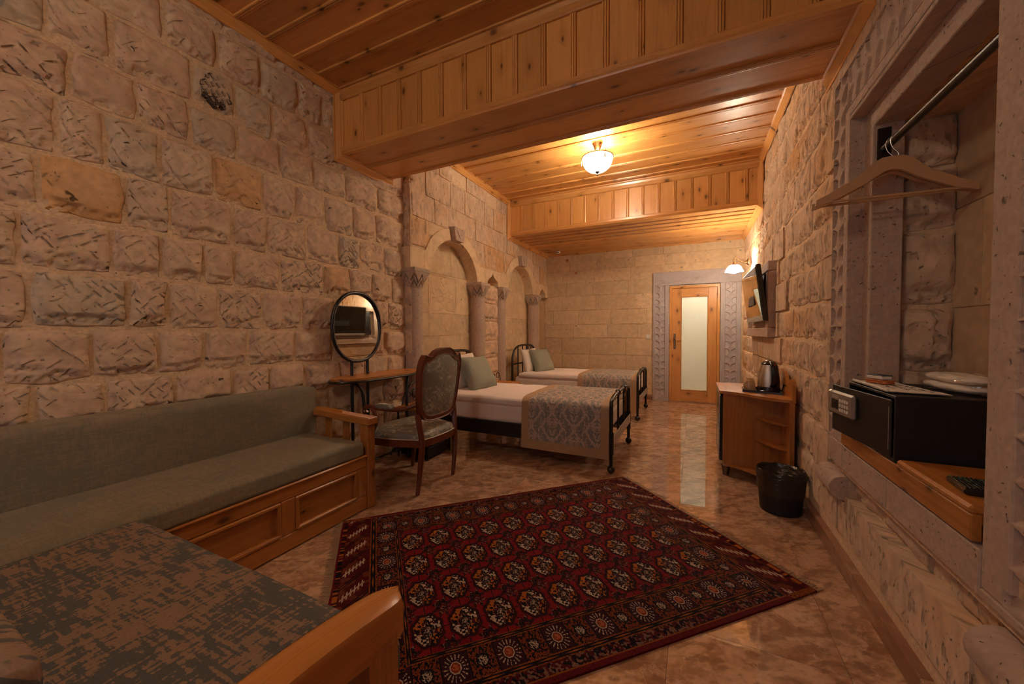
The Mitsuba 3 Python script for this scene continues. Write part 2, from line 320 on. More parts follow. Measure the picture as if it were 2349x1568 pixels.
def rbox(x0, x1, y0, y1, z0, z1, r=.004):
    """box with chamfered edges"""
    global _C
    r = min(r, .49*(x1-x0), .49*(y1-y0), .49*(z1-z0))
    sgn = np.array([(a, b, c) for a in (-1, 1) for b in (-1, 1) for c in (-1, 1)], float)
    ex = []
    for k in range(3):
        e = np.zeros((8, 3)); e[:] = 1; e[:, (k+1) % 3] = 0; e[:, (k+2) % 3] = 0; ex.append(e)
    pts = np.vstack([np.stack([sgn[:, 0]*(2 - 1 + e[:, 0]*0), sgn[:, 1], sgn[:, 2]], 1) for e in ex])
    own = np.repeat([0, 1, 2], 8)
    if _C is None:
        q = pts.copy()
        for k in range(3): q[own != k, k] *= .8
        _C = trimesh.convex.convex_hull(trimesh.PointCloud(q).vertices if False else q, repair=False)
        # map hull vertices back to the point order
        idx = [int(np.argmin(np.linalg.norm(q - v, axis=1))) for v in _C.vertices]
        _C = np.array(idx)[np.asarray(_C.faces)]
    c = np.array([(x0+x1)/2, (y0+y1)/2, (z0+z1)/2]); h = np.array([(x1-x0)/2, (y1-y0)/2, (z1-z0)/2])
    v = pts*h
    for k in range(3): v[own != k, k] = pts[own != k, k]*(h[k] - r)
    m = trimesh.Trimesh(v + c, _C, process=False)
    return m
def cat(*ms): return trimesh.util.concatenate([m for m in ms])
def tf(m, rot=None, loc=(0, 0, 0), axis=(0, 0, 1)):
    m = m.copy()
    if rot: m.apply_transform(trimesh.transformations.rotation_matrix(rot, axis))
    m.apply_translation(loc); return m
def grid(Pn, closed_u=False):
    """(nu, nv, 3) points -> mesh"""
    nu, nv = Pn.shape[:2]; v = Pn.reshape(-1, 3)
    i, j = np.meshgrid(np.arange(nu if closed_u else nu-1), np.arange(nv-1), indexing='ij')
    a = i*nv + j; b = ((i+1) % nu)*nv + j
    q = np.stack([a, b, b+1, a+1], -1).reshape(-1, 4)
    return trimesh.Trimesh(v, np.vstack([q[:, [0, 1, 2]], q[:, [0, 2, 3]]]), process=False)
def tube(pts, r, sides=10, closed=False, caps=True):
    p = np.asarray(pts, float); n = len(p)
    r = np.broadcast_to(r, (n,))
    t = (np.roll(p, -1, 0) - np.roll(p, 1, 0)) if closed else np.gradient(p, axis=0)
    t = t/np.linalg.norm(t, axis=1, keepdims=True)
    a = np.cross(t[0], [0, 0, 1.]) if abs(t[0][2]) < .9 else np.cross(t[0], [1., 0, 0])
    A = []
    for k in range(n):
        a = a - t[k]*(a @ t[k]); a = a/np.linalg.norm(a); A.append(a)
    A = np.array(A); B = np.cross(t, A); an = np.arange(sides)*2*np.pi/sides
    v = p[:, None] + r[:, None, None]*(np.cos(an)[None, :, None]*A[:, None] + np.sin(an)[None, :, None]*B[:, None])
    f = []
    for k in range(n if closed else n-1):
        for s in range(sides):
            a0, a1 = k*sides + s, k*sides + (s+1) % sides; b0, b1 = ((k+1) % n)*sides + s, ((k+1) % n)*sides + (s+1) % sides
            f += [[a0, a1, b1], [a0, b1, b0]]
    v = v.reshape(-1, 3)
    if caps and not closed:
        v = np.vstack([v, p[0], p[-1]]); c0, c1 = len(v)-2, len(v)-1
        for s in range(sides):
            f += [[c0, (s+1) % sides, s], [c1, (n-1)*sides + s, (n-1)*sides + (s+1) % sides]]
    return trimesh.Trimesh(v, f, process=False)
def spline(pts, n=24):
    from scipy.interpolate import CubicSpline
    p = np.asarray(pts, float); s = np.r_[0, np.cumsum(np.linalg.norm(np.diff(p, axis=0), axis=1))]
    return CubicSpline(s, p)(np.linspace(0, s[-1], n))
def lathe(prof, n=32, loc=(0, 0, 0)):
    pr = np.asarray(prof, float); a = np.arange(n)*2*np.pi/n
    P3 = np.stack([np.cos(a)[:, None]*pr[:, 0], np.sin(a)[:, None]*pr[:, 0], np.broadcast_to(pr[:, 1], (n, len(pr)))], -1)
    m = grid(P3, True); m.apply_translation(loc); return m
def ball(c, r, n=2):
    m = trimesh.creation.icosphere(subdivisions=n, radius=r); m.apply_translation(c); return m
def prism(poly, d0, d1, plane='yz'):
    """shapely polygon extruded between d0 and d1 along the missing axis"""
    ms = []
    for g in getattr(poly, 'geoms', [poly]):
        if g.area < 1e-6: continue
        m = trimesh.creation.extrude_polygon(g, d1 - d0, engine='earcut'); v = m.vertices.copy()
        a, b, c = v[:, 0], v[:, 1], v[:, 2] + d0
        nv = {'yz': np.stack([c, a, b], 1), 'xz': np.stack([a, -c, b], 1), 'xy': np.stack([a, b, c], 1)}[plane]
        if plane == 'xz': nv[:, 1] = -(d0 + d1) - nv[:, 1] + 2*(d0 + d1) if False else c; 
        m2 = trimesh.Trimesh(nv, m.faces, process=False)
        if plane == 'xz': m2.invert()
        ms.append(m2)
    return cat(*ms)
def cushion(x0, x1, y0, y1, z0, z1, r=.03, puff=.02, n=4, wob=.004, seed=1):
    m = trimesh.creation.box((2, 2, 2))
    for _ in range(n): m = m.subdivide()
    u = m.vertices.copy(); h = np.array([x1-x0, y1-y0, z1-z0])/2; c = np.array([x0+x1, y0+y1, z0+z1])/2
    # concentrate vertices near edges
    p = np.sign(u)*(1 - (1 - np.abs(u))**1.4)*h
    core = np.clip(p, -(h - r), h - r); d = p - core; L = np.linalg.norm(d, axis=1, keepdims=True)
    p = core + np.where(L > 1e-9, d/np.maximum(L, 1e-9)*np.minimum(r, np.abs(d).max(1, keepdims=True)*1.0), 0)
    big = int(np.argmin(h)); o = [k for k in range(3) if k != big]
    w = (1 - u[:, o[0]]**4)*(1 - u[:, o[1]]**4)
    p[:, big] += np.sign(u[:, big])*np.where(np.abs(u[:, big]) > .5, puff*w, 0)
    p += wob*(meshkit.fbm(p*7, 3, seed)[:, None] - .5)*np.eye(3)[big]*2
    return trimesh.Trimesh(p + c, m.faces, process=False)
def pillow(w, h, t, seed=1, n=26):
    g = np.linspace(-1, 1, n); u, v = np.meshgrid(g, g, indexing='ij')
    x = u*w/2*(1 - .07*(1 - v**2)); y = v*h/2*(1 - .07*(1 - u**2))
    th = t/2*np.maximum((1 - u**4)*(1 - v**4), 0)**.55
    pts = np.stack([x, y, th], -1)
    wr = .035*(meshkit.fbm(np.stack([x*5 + y*3, y*11 - x*4, 0*x], -1), 3, seed) - .5)*np.minimum(1, th/(.2*t))
    top = pts.copy(); top[..., 2] += wr; bot = pts.copy(); bot[..., 2] = -bot[..., 2] + wr
    a, b = grid(top), grid(bot); b.invert()
    m = cat(a, b); m.merge_vertices(); return m
def place(m, origin, ex, ey, ez):
    M4 = np.eye(4); M4[:3, 0], M4[:3, 1], M4[:3, 2], M4[:3, 3] = ex, ey, ez, origin
    m = m.copy(); m.apply_transform(M4); return m
def thick(Pn, t=.005):
    """a grid sheet given thickness"""
    du = np.gradient(Pn, axis=0); dv = np.gradient(Pn, axis=1); nn = np.cross(du, dv); nn /= np.linalg.norm(nn, axis=-1, keepdims=True) + 1e-12
    return Pn + nn*t/2, Pn - nn*t/2
def heightmap(H, u0, u1, v0, v1, base, sgn, plane):
    """front face H (nu,nv) out of a plane; plane 'yz' faces sgn*x, 'xz' faces sgn*y"""
    nu, nv = H.shape; u, v = np.meshgrid(np.linspace(u0, u1, nu), np.linspace(v0, v1, nv), indexing='ij')
    d = base + sgn*H
    P3 = np.stack([d, u, v], -1) if plane == 'yz' else np.stack([u, d, v], -1)
    m = grid(P3)
    want = np.array([sgn, 0, 0]) if plane == 'yz' else np.array([0, sgn, 0])
    if (m.face_normals.mean(0) @ want) < 0: m.invert()
    return m

# ------------------------------------------------------------------ stones
def stone(w, h, depth, rough, seed, nx=None, ny=None, chip=1.0):
    nx = nx or max(10, int(w/.0085)); ny = ny or max(10, int(h/.0085))
    g = lambda n: np.sign(q := np.linspace(-1, 1, n))*(1 - (1 - np.abs(q))**1.25)
    u, v = np.meshgrid(g(nx), g(ny), indexing='ij')
    x = u*w/2*(1 - .035*np.abs(v)**5); y = v*h/2*(1 - .05*np.abs(u)**5)
    p3 = np.stack([x, y, np.full_like(x, seed*1.37)], -1)
    jit = (meshkit.fbm(p3*9, 3, seed) - .5)
    x = x + .045*jit*np.abs(u)**3; y = y + .045*(meshkit.fbm(p3*9 + 40, 3, seed) - .5)*np.abs(v)**3
    e = np.minimum((1 - np.abs(u))*w/2, (1 - np.abs(v))*h/2)
    prof = 1 - np.exp(-e/(.010 + .012*meshkit.fbm(p3*5 + 77, 2, seed)))
    low = np.clip((-v - .50 - .42*(meshkit.fbm(p3*8 + 9, 3, seed) - .5)*2)/.15, 0, 1)*chip     # broken lower arris
    lft = np.clip((-u - .80 - .35*(meshkit.fbm(p3*9 + 19, 3, seed) - .5)*2)/.12, 0, 1)*chip*.6
    n1 = meshkit.fbm(p3*16, 4, seed) - .5; n2 = meshkit.fbm(p3*55, 3, seed + 3) - .5
    n0 = meshkit.fbm(p3*5.5 + 3, 2, seed + 1) - .5
    H = depth*prof*(1 - .62*low - .5*lft) + prof*(rough*1.1*n0 + rough*n1*(.55 + 2.0*low + 1.4*lft) + .6*rough*n2*(.35 + 2.4*low + 1.6*lft))
    H[0, :] = H[-1, :] = -.02; H[:, 0] = H[:, -1] = -.02
    return x, y, H
def wall_stone(parent, name, fixed, sgn, plane, u0, u1, v0, v1, depth, rough, seed, m, uvc, chip=1.0, gap=.008, shear=0.0, **k):
    x, y, H = stone(u1 - u0 - 2*gap, v1 - v0 - 2*gap, depth, rough, seed, chip=chip, **k)
    U, V = x + (u0+u1)/2, y + (v0+v1)/2; D = fixed + sgn*H
    P3 = np.stack([D, U, V], -1) if plane == 'yz' else np.stack([U, D, V], -1)
    g = grid(P3)
    want = np.array([sgn, 0, 0.]) if plane == 'yz' else np.array([0, sgn, 0.])
    if g.face_normals.mean(0) @ want < 0: g.invert()
    return add(parent, name, g, m, True, uvc=uvc)

# ================================================================== STRUCTURE
# ---- floor of marble tiles
fl = struct('floor')
add(fl, 'screed', rbox(-3.1, 1.2, YREAR, YB + .1, -.08, -.004, .001), 'grout', False)
TS = .60
for i in range(-7, 2):
    for j in range(-8, 9):
        x0, y0 = .52 + i*TS, 2.92 + j*TS; x1, y1 = x0 + TS, y0 + TS
        x0, x1, y0, y1 = max(x0, -2.9), min(x1, .74), max(y0, YREAR), min(y1, YB + .02)
        if x1 - x0 < .02 or y1 - y0 < .02: continue
        add(fl, 'tile', rbox(x0 + .0007, x1 - .0007, y0 + .0007, y1 - .0007, -.02, 0, .0006), 'marble', False, uvc=(random.random(), random.random()))

# ---- sofa wall on the left
wl = struct('wall_left')
add(wl, 'mortar', rbox(-3.05, XLS + .001, YREAR, 3.19, 0, ZC + .05, .002), 'mortar', False, uvc=(.5, .5))
rows = [(0, .27, None), (.27, .52, None), (.52, .773, None), (.773, 1.009, [.35, .62, .86, 1.16, 1.47, 1.72, 2.0, 2.33, 2.61, 2.9]), (1.009, 1.271, [.27, .53, .813, 1.085, 1.311, 1.577, 1.92, 2.255, 2.57, 2.86]),
        (1.271, 1.556, [.29, .615, .956, 1.138, 1.401, 1.679, 1.982, 2.3, 2.62, 2.93]), (1.556, 1.827, [.3, .595, .902, 1.114, 1.323, 1.5, 1.815, 2.187, 2.45, 2.712, 2.98]),
        (1.827, 2.116, [.36, .659, .96, 1.162, 1.494, 1.725, 2.036, 2.34, 2.58, 2.88]), (2.116, 2.417, [.42, .722, .89, 1.119, 1.399, 1.70, 1.95, 2.2, 2.5, 2.77]),
        (2.417, 2.668, [.5, .77, 1.02, 1.27, 1.54, 1.83, 2.1, 2.42, 2.8]), (2.668, 2.946, [.4, .7, .93, 1.285, 1.53, 1.78, 2.06, 2.33]), (2.946, 3.22, [.55, .87, 1.15, 1.43, 1.7, 1.98, 2.2]), (3.22, 3.36, None)]
seed = 1
for (z0, z1, js) in rows:
    js = list(js) if js else []
    a = (js[0] if js else 3.18 - random.uniform(.2, .35))
    pre = []
    if not js:
        y = 3.18
        while y > -1.85: pre.append(y); y -= random.uniform(.24, .38)
        pre.append(-1.88); ys = sorted(pre)
    else:
        y = js[0] - random.uniform(.25, .36)
        while y > -1.85: pre.append(y); y -= random.uniform(.25, .36)
        ys = sorted([-1.88] + pre) + js + ([3.18] if js[-1] < 3.0 else [])
    for y0, y1 in zip(ys[:-1], ys[1:]):
        if y1 - y0 < .05: continue
        seed += 1
        t = random.choice([.1, .2, .35, .5, .5, .5, .6, .6])
        if abs(y0 - .659) < .01 and z0 == 1.827: t = 1.0
        if abs(y0 - 1.399) < .01 and z0 == 2.116: t = .9
        if z0 == 1.556 and abs(y0 - 2.187) < .01: t = .85
        jz = random.uniform(-.006, .006)
        far = y1 < .2
        wall_stone(wl, 'stone', XLS + .0, 1, 'yz', y0, y1, z0 + jz, z1 + jz, .030 + random.uniform(-.008, .008), .026, seed, 'stone', (t, random.random()), gap=.007,
                   **({'nx': 8, 'ny': 8} if far else {}))
# dark hewn patch on one stone
HP = np.zeros((44, 52)); gy, gz = np.meshgrid(np.linspace(-1, 1, 44), np.linspace(-1, 1, 52), indexing='ij')
bars = ((np.sin((gy*1.0 + gz*1.0)*15) > -.1)*(np.sin((gy - gz)*10 + np.floor((gy+gz)*15/np.pi)*2) > -.1)).astype(float)
shape = (np.abs(gy)**1.7 + np.abs(gz)**1.7 + .9*(meshkit.fbm(np.stack([gy*4, gz*4, 0*gy], -1), 3, 5) - .5)) < .85
HP = np.where(shape, .010*bars, -.035)
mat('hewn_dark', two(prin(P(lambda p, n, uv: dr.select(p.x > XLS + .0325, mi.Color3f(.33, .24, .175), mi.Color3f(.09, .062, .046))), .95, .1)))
hm = heightmap(HP, 1.31, 1.50, 2.69, 2.925, XLS + .027, 1, 'yz'); hm.update_faces(HP.reshape(-1)[hm.faces].max(1) > -.02); hm.remove_unreferenced_vertices()
add(wl, 'hewn_patch', hm, 'hewn_dark', False, label='dark rough-hewn patch with criss-cross tool marks')

# ---- alcove wall with two blind arches on the left
wa = struct('wall_alcove')
XN = -2.87
add(wa, 'mortar', rbox(-3.1, XN - .006, 3.17, YB, 0, 2.7, .002), 'mortar', False, uvc=(.5, .5))
C1, C2, C3, C4 = 3.25, 4.62, 5.27, 6.64
A1, A2, RA_, ZS = 3.99, 5.99, .52, 1.885
# back of the blind arches: ashlar blocks
for row, (z0, z1) in enumerate([(0, .32), (.32, .62), (.62, .92), (.92, 1.20), (1.20, 1.48), (1.48, 1.97), (1.97, 2.5)]):
    if z0 == 1.48:
        cuts = [3.2, 3.66, 4.26, 5.0, 5.66, 6.26, 6.9, YB]
    else:
        cuts = [3.2 + (.2 if row % 2 else 0) + .46*i for i in range(9)] + [YB]
        cuts = [3.2] + [c for c in cuts if c > 3.25]
    for y0, y1 in zip(cuts[:-1], cuts[1:]):
        if z0 == 1.48 and y0 in (3.66, 5.66): continue
        add(wa, 'block', rbox(XN - .05, XN, y0 + .0012, y1 - .0012, z0 + .0012, z1 - .0012, .002), 'ashlar', False, uvc=(random.random(), random.random()))
# carved relief slabs
def relief(kind):
    n, m = 84, 76; a, b = np.meshgrid(np.linspace(0, 1, n), np.linspace(0, 1, m), indexing='ij')
    H = np.full((n, m), .0)
    inside = (a > .05) & (a < .95) & (b > .04) & (b < .96)
    H = np.where(inside, -.022, 0.0)
    def leaf(x, y, ang, L, w, hgt=.020):
        c, s = math.cos(ang), math.sin(ang); u = (a - x)*c + (b - y)*s; v = -(a - x)*s + (b - y)*c
        t = np.clip(u/L, 0, 1); wid = w*np.sin(np.pi*t**.8)
        ok = (u > 0) & (u < L) & (np.abs(v) < wid)
        return np.where(ok, -.022 + hgt*(1 - .6*np.abs(v)/np.maximum(wid, 1e-6)), -1)
    def bar(x0, y0, x1, y1, w, hgt=.017):
        d = np.array([x1-x0, y1-y0]); L = np.hypot(*d); d /= L; u = (a-x0)*d[0] + (b-y0)*d[1]; v = np.abs(-(a-x0)*d[1] + (b-y0)*d[0])
        return np.where((u > 0) & (u < L) & (v < w), -.022 + hgt, -1)
    def disc(x, y, rx, ry, hgt=.018):
        q = ((a-x)/rx)**2 + ((b-y)/ry)**2
        return np.where(q < 1, -.022 + hgt*np.sqrt(np.clip(1 - q*.8, 0, 1)), -1)
    L = []
    if kind == 0:       # little tree of leaves over two mounds
        L += [bar(.5, .2, .5, .45, .035)]
        for s in (-1, 1):
            for k in range(4): L.append(leaf(.5, .42 + .11*k, math.pi/2 - s*(1.0 - .13*k), .28 - .03*k, .075, .022))
            L.append(bar(.5, .2, .5 + s*.2, .42, .02))
            for k in range(5): L.append(leaf(.5 + s*.22, .42, math.pi/2 + s*(-1.7 + .75*k) , .20, .062, .022))
            L.append(disc(.5 + s*.23, .17, .235, .15, .021))
        L.append(leaf(.5, .74, math.pi/2, .22, .08, .022))
    else:               # tulips over mounds
        for x in (.38, .5, .62): L += [bar(x, .2, .5 + (x-.5)*1.3, .6, .018), leaf(.5 + (x-.5)*1.3, .58, math.pi/2 + (.5-x)*2, .26, .06)]
        for s in (-1, 1):
            L += [disc(.5 + s*.21, .12, .22, .12), bar(.5 + s*.1, .2, .5 + s*.33, .38, .016), disc(.5 + s*.34, .42, .09, .08)]
    for q in L: H = np.maximum(H, np.where(inside, q, H))
    return H
for kind, yc in ((0, 3.96), (1, 5.96)):
    g = heightmap(relief(kind), yc - .30, yc + .30, 1.482, 1.968, XN + .001, 1, 'yz')
    add(wa, 'relief_panel', g, 'ashlar', 20, uvc=(.6, .3), label=['carved stone panel with a leafy plant over two mounds', 'carved stone panel with tulips over two mounds'][kind])
    add(wa, 'relief_backing', rbox(XN - .06, XN - .03, yc - .3, yc + .3, 1.482, 1.968, .001), 'ashlar', False, uvc=(.6, .3))
# front face: yellow dressed stone with arches and ogee cut-outs
def ogee(yc):
    t = np.linspace(0, 1, 12)
    w = .155*np.where(t < .55, np.sqrt(np.clip(1 - (t/.75)**2, 0, 1)), 0)
    prof = [(.15, 0), (.165, .05), (.15, .095), (.115, .125), (.07, .145), (.035, .165), (.012, .195), (0, .225)]
    return Polygon([(yc - x, 1.90 + z) for x, z in prof] + [(yc + x, 1.90 + z) for x, z in prof[::-1][1:]] + [(yc + .15, 1.6), (yc - .15, 1.6)])
def arch_hole(yc):
    a = np.linspace(0, np.pi, 40)
    return Polygon([(yc + RA_*math.cos(t), ZS + .5*math.sin(t)) for t in a] + [(yc - RA_, 1.0), (yc + RA_, 1.0)])
EL = lambda yc, r: Polygon([(yc + r*math.cos(t), ZS + (r - .02)*math.sin(t)) for t in np.linspace(0, 2*np.pi, 72)])
holes = unary_union([arch_hole(A1), arch_hole(A2), ogee(4.955), ogee(7.0)])
yellow = unary_union([EL(A1, .66), EL(A2, .66), sbox(3.14, 1.935, YB, 2.16)]).intersection(sbox(3.14, 1.935, YB, 3)).difference(holes)
XF = XLB
# split in voussoirs by radial and upright joints
cutters = []
def radial(yc, ang):
    d = np.array([math.cos(ang), math.sin(ang)]); n = np.array([-d[1], d[0]])*.0013; p0 = np.array([yc, ZS]) + d*.4; p1 = np.array([yc, ZS]) + d*.9
    return Polygon([p0 - n, p1 - n, p1 + n, p0 + n])
for yc in (A1, A2):
    for deg in (42, 78, 102, 138): cutters.append(radial(yc, math.radians(deg)))
for y in (3.37, 4.72, 5.19, 6.76): cutters.append(sbox(y - .0013, 1.9, y + .0013, 2.3))
pieces = yellow.difference(unary_union(cutters))
for g in pieces.geoms:
    if g.area > .001:
        c = g.centroid
        if abs(c.x - A1) < .13 and c.y > 2.3 or abs(c.x - A2) < .13 and c.y > 2.3:
            continue
        add(wa, 'arch_stone', prism(g, XN - .01, XF + .012, 'yz'), 'ashlar', False, uvc=(.5 + random.random()*.5, random.random()))
for yc in (A1, A2):
    k = Polygon([(yc - .085, ZS + .49), (yc + .085, ZS + .49), (yc + .12, ZS + .65), (yc - .12, ZS + .65)])
    add(wa, 'keystone', prism(k, XN, XF + .075, 'yz'), 'tuff', False, uvc=(.5, random.random()), label='projecting carved grey keystone')
    tri = Polygon([(yc - .07, ZS + .61), (yc + .07, ZS + .61), (yc, ZS + .52)])
    add(wa, 'keystone_carving', prism(tri, XF + .075, XF + .082, 'yz'), 'tuff', False, uvc=(.5, .9))
# end face of the alcove wall toward the sofa, and the pier stones
add(wa, 'end_backing', rbox(XLS - .05, XF - .03, 3.165, 3.30, 1.0, ZC + .02, .002), 'mortar', False, uvc=(.5, .5))
add(wa, 'face_backing', rbox(XLS - .06, XF - .009, 3.17, YB, 2.36, ZC + .02, .002), 'mortar', False, uvc=(.5, .5))
for y0, y1 in ((3.17, 3.46), (4.54, 5.44), (6.52, YB)):
    a = sbox(y0, 1.93, y1, 2.37).difference(holes.buffer(.004))
    add(wa, 'face_backing', prism(a, XLS - .06, XF - .009, 'yz'), 'mortar', False, uvc=(.5, .5))
z = 1.0
while z < ZC - .02:
    h = random.uniform(.22, .3); z1 = min(z + h, ZC + .01)
    wall_stone(wa, 'stone', 3.165, -1, 'xz', XLS + .0, XF + .01, z, z1, .02, .012, seed, 'porous_stone' if z > 1.9 else 'stone', (.4, random.random()), nx=8, ny=12, gap=.002); seed += 1; z = z1
z = 0
for k in range(7):
    h = [.3, .27, .29, .26, .28, .26, .27][k]
    wall_stone(wa, 'stone', XF - .03, 1, 'yz', C2 + .09, C3 - .09, z, z + h, .026, .014, seed, 'stone', (.3, random.random()), gap=.006); seed += 1
    z += h
add(wa, 'pier', rbox(XN - .02, XF - .035, C2 - .02, C3 + .02, 0, 1.94, .002), 'mortar', False, uvc=(.5, .5))
# rough stones above the arches, cut to fit around them
region = unary_union([yellow, holes]).buffer(.006)
z = 1.94
rowi = 0
while z < ZC - .03:
    z1 = min(z + random.choice([.25, .28, .31]), ZC + .01)
    y = 3.15
    while y < YB - .02:
        y1 = min(y + random.uniform(.17, .34), YB)
        if YB - y1 < .1: y1 = YB
        s = sbox(y, z, y1, z1).buffer(-.014).buffer(.010)
        s = s.difference(region)
        for g in getattr(s, 'geoms', [s]):
            if g.area > .0025:
                t = random.choice([.3, .4, .5, .5, .6, .85, .97]); d = XF - .004 + random.uniform(-.006, .008)
                add(wa, 'stone', prism(g.simplify(.002), XF - .05, d, 'yz'), 'porous_stone', False, uvc=(t, random.random()))
        y = y1
    z = z1

# ---- back wall of dressed blocks with the door
wb = struct('wall_back')
add(wb, 'mortar', unary := prism(sbox(-3.1, 0, .9, ZB + .1).difference(sbox(-.43, 0, .43, 2.09)), YB + .012, YB + .2, 'xz'), 'mortar', False, uvc=(.5, .5))
zs = [0, .201, .522, .802, 1.122, 1.385, 1.664, 1.942, 2.196, 2.433, 2.62, 2.80]
sur = sbox(-.665, 0, .70, 2.295)
for r, (z0, z1) in enumerate(zip(zs[:-1], zs[1:])):
    x = -2.72 - random.uniform(0, .4)
    while x < .72:
        x1 = x + random.uniform(.5, .72)
        g = sbox(max(x, -2.75) + .0014, z0 + .0014, min(x1, .75) - .0014, z1 - .0014) if min(x1, .75) - max(x, -2.75) > .02 else Polygon()
        g = g.difference(sur)
        if not g.is_empty and g.area > .002:
            add(wb, 'block', prism(g.buffer(-.0016, join_style=2), YB, YB + .06, 'xz'), 'ashlar', False, uvc=(random.random(), random.random()))
        x = x1
for (x, z, r) in ((-2.28, 2.66, .028), (-2.10, 2.40, .022)):
    add(wb, 'plug', tf(trimesh.creation.cylinder(r, .008, sections=20), math.pi/2, (x, YB - .002, z), (1, 0, 0)), 'orange_card', 30, label='round brown plug in the stone')
# grey carved surround
ds = struct('trim_door_surround') if False else struct('trim_1')
def scales(u0, u1, v0, v1, cols, ch, depth, res, first_left=True, margin=.0):
    """height field of half-moon recesses: cols columns of D shapes"""
    nu, nv = int((u1-u0)/res) + 1, int((v1-v0)/res) + 1
    u, v = np.meshgrid(np.linspace(u0, u1, nu), np.linspace(v0, v1, nv), indexing='ij'); H = np.zeros((nu, nv)); cw = (u1-u0-2*margin)/cols
    for c in range(cols):
        a = u0 + margin + c*cw; x = (u - a)/cw
        if (c % 2 == 1): x = 1 - x
        k = np.floor((v - v0)/ch); y = ((v - v0)/ch - k - .5)*2
        r = np.sqrt((x/.92)**2 + (y/.94)**2)
        ok = (x > 0) & (x < 1) & (r < 1) & (v > v0 + margin) & (v < v1 - margin)
        H = np.where(ok, -depth*np.clip((1 - r)*7, 0, 1)*(.55 + .45*np.clip((y + 1)/1.2, 0, 1)), H)
    return H
# pieces of the surround: two carved jambs with fillets, a plain lintel with a rosette
YS = YB - .025
for (x0, x1) in ((-.625, -.465), (.475, .635)):
    add(ds, 'carved_jamb', heightmap(scales(x0, x1, .10, 2.06, 2, .1225, .014, .005), x0, x1, .10, 2.06, YS, -1, 'xz'), 'grey_tuff', 25)
for (x0, x1) in ((-.665, -.625), (-.465, -.395), (.405, .475), (.635, .705)):
    add(ds, 'jamb_band', rbox(x0, x1, YS, YB + .1, 0, 2.06, .003), 'grey_tuff', False)
add(ds, 'lintel', rbox(-.665, .705, YS, YB + .1, 2.06, 2.297, .004), 'grey_tuff', False)
for (x0, x1) in ((-.625, -.465), (.475, .635)): add(ds, 'jamb_foot', rbox(x0, x1, YS + .001, YB + .1, 0, .10, .002), 'grey_tuff', False)
ros = [tf(trimesh.creation.annulus(.052, .060, .008, sections=32), math.pi/2, (.018, YS - .002, 2.19), (1, 0, 0))]
for k in range(8):
    a = k*math.pi/4; pl = Polygon([(.018 + r*math.cos(a + d), 2.19 + r*math.sin(a + d)) for r, d in ((.010, 0), (.032, .26), (.047, 0), (.032, -.26))])
    ros.append(prism(pl, YS - .007, YS + .002, 'xz'))
add(ds, 'rosette', cat(*ros), 'grey_tuff', False, label='carved eight-petalled rosette')
# half arch carving at the upper left corner
add(ds, 'corner_carving', tube([(-.625 + .075 - .08*math.cos(t), YS - .001, 2.10 + .055*math.sin(t)) for t in np.linspace(0, math.pi, 14)] + [(-.43, YS - .001, 2.085)], .006, 6), 'grey_tuff')

# ---- the door
dk = struct('door_1')
for nm, b in (('frame', rbox(-.392, -.352, YB - .012, YB + .1, 0, 2.04, .004)), ('frame', rbox(.355, .40, YB - .012, YB + .1, 0, 2.04, .004)), ('frame', rbox(-.392, .40, YB - .012, YB + .1, 2.0, 2.045, .004))):
    add(dk, nm, b, 'satin_wood', False, uvc=wd(2 if b.extents[2] > 1 else 0, 0, .55))
YD = YB + .02
for x0, x1 in ((-.352, -.205), (.222, .355)): add(dk, 'stile', rbox(x0, x1, YD, YD + .04, .01, 2.0, .003), 'satin_wood', False, uvc=wd(2, 0, .5))
add(dk, 'rail', rbox(-.205, .222, YD + .001, YD + .04, 1.852, 2.0, .003), 'satin_wood', False, uvc=wd(0, 0, .45))
add(dk, 'rail', rbox(-.205, .222, YD + .001, YD + .04, .01, .20, .003), 'satin_wood', False, uvc=wd(0, 0, .45))
for b in (rbox(-.205, -.192, YD - .006, YD + .03, .2, 1.852, .003), rbox(.209, .222, YD - .006, YD + .03, .2, 1.852, .003), rbox(-.205, .222, YD - .006, YD + .03, 1.84, 1.852, .003), rbox(-.205, .222, YD - .006, YD + .03, .2, .214, .003)):
    add(dk, 'bead', b, 'satin_wood', False, uvc=wd(2, 0, .4))
add(dk, 'glass_pane', grid(np.array([[(-.195, YD + .02, .21), (-.195, YD + .02, 1.845)], [(.212, YD + .02, .21), (.212, YD + .02, 1.845)]], float)), 'frosted_pane', False, label='frosted glass pane')
add(dk, 'lock_plate', rbox(-.322, -.285, YD - .008, YD + .002, .93, 1.20, .004), 'dark_bronze', False, label='tall dark bronze lock plate')
add(dk, 'handle', tube(spline([(-.303, YD, 1.105), (-.303, YD - .045, 1.105), (-.29, YD - .055, 1.105), (-.235, YD - .055, 1.103), (-.19, YD - .052, 1.098)], 16), [.008]*12 + [.007, .007, .006, .005]), 'bronze', label='bronze lever handle')
add(dk, 'threshold', rbox(-.40, .41, YB - .03, YB + .12, 0, .012, .003), 'marble_skirting', False, uvc=(.5, .5))
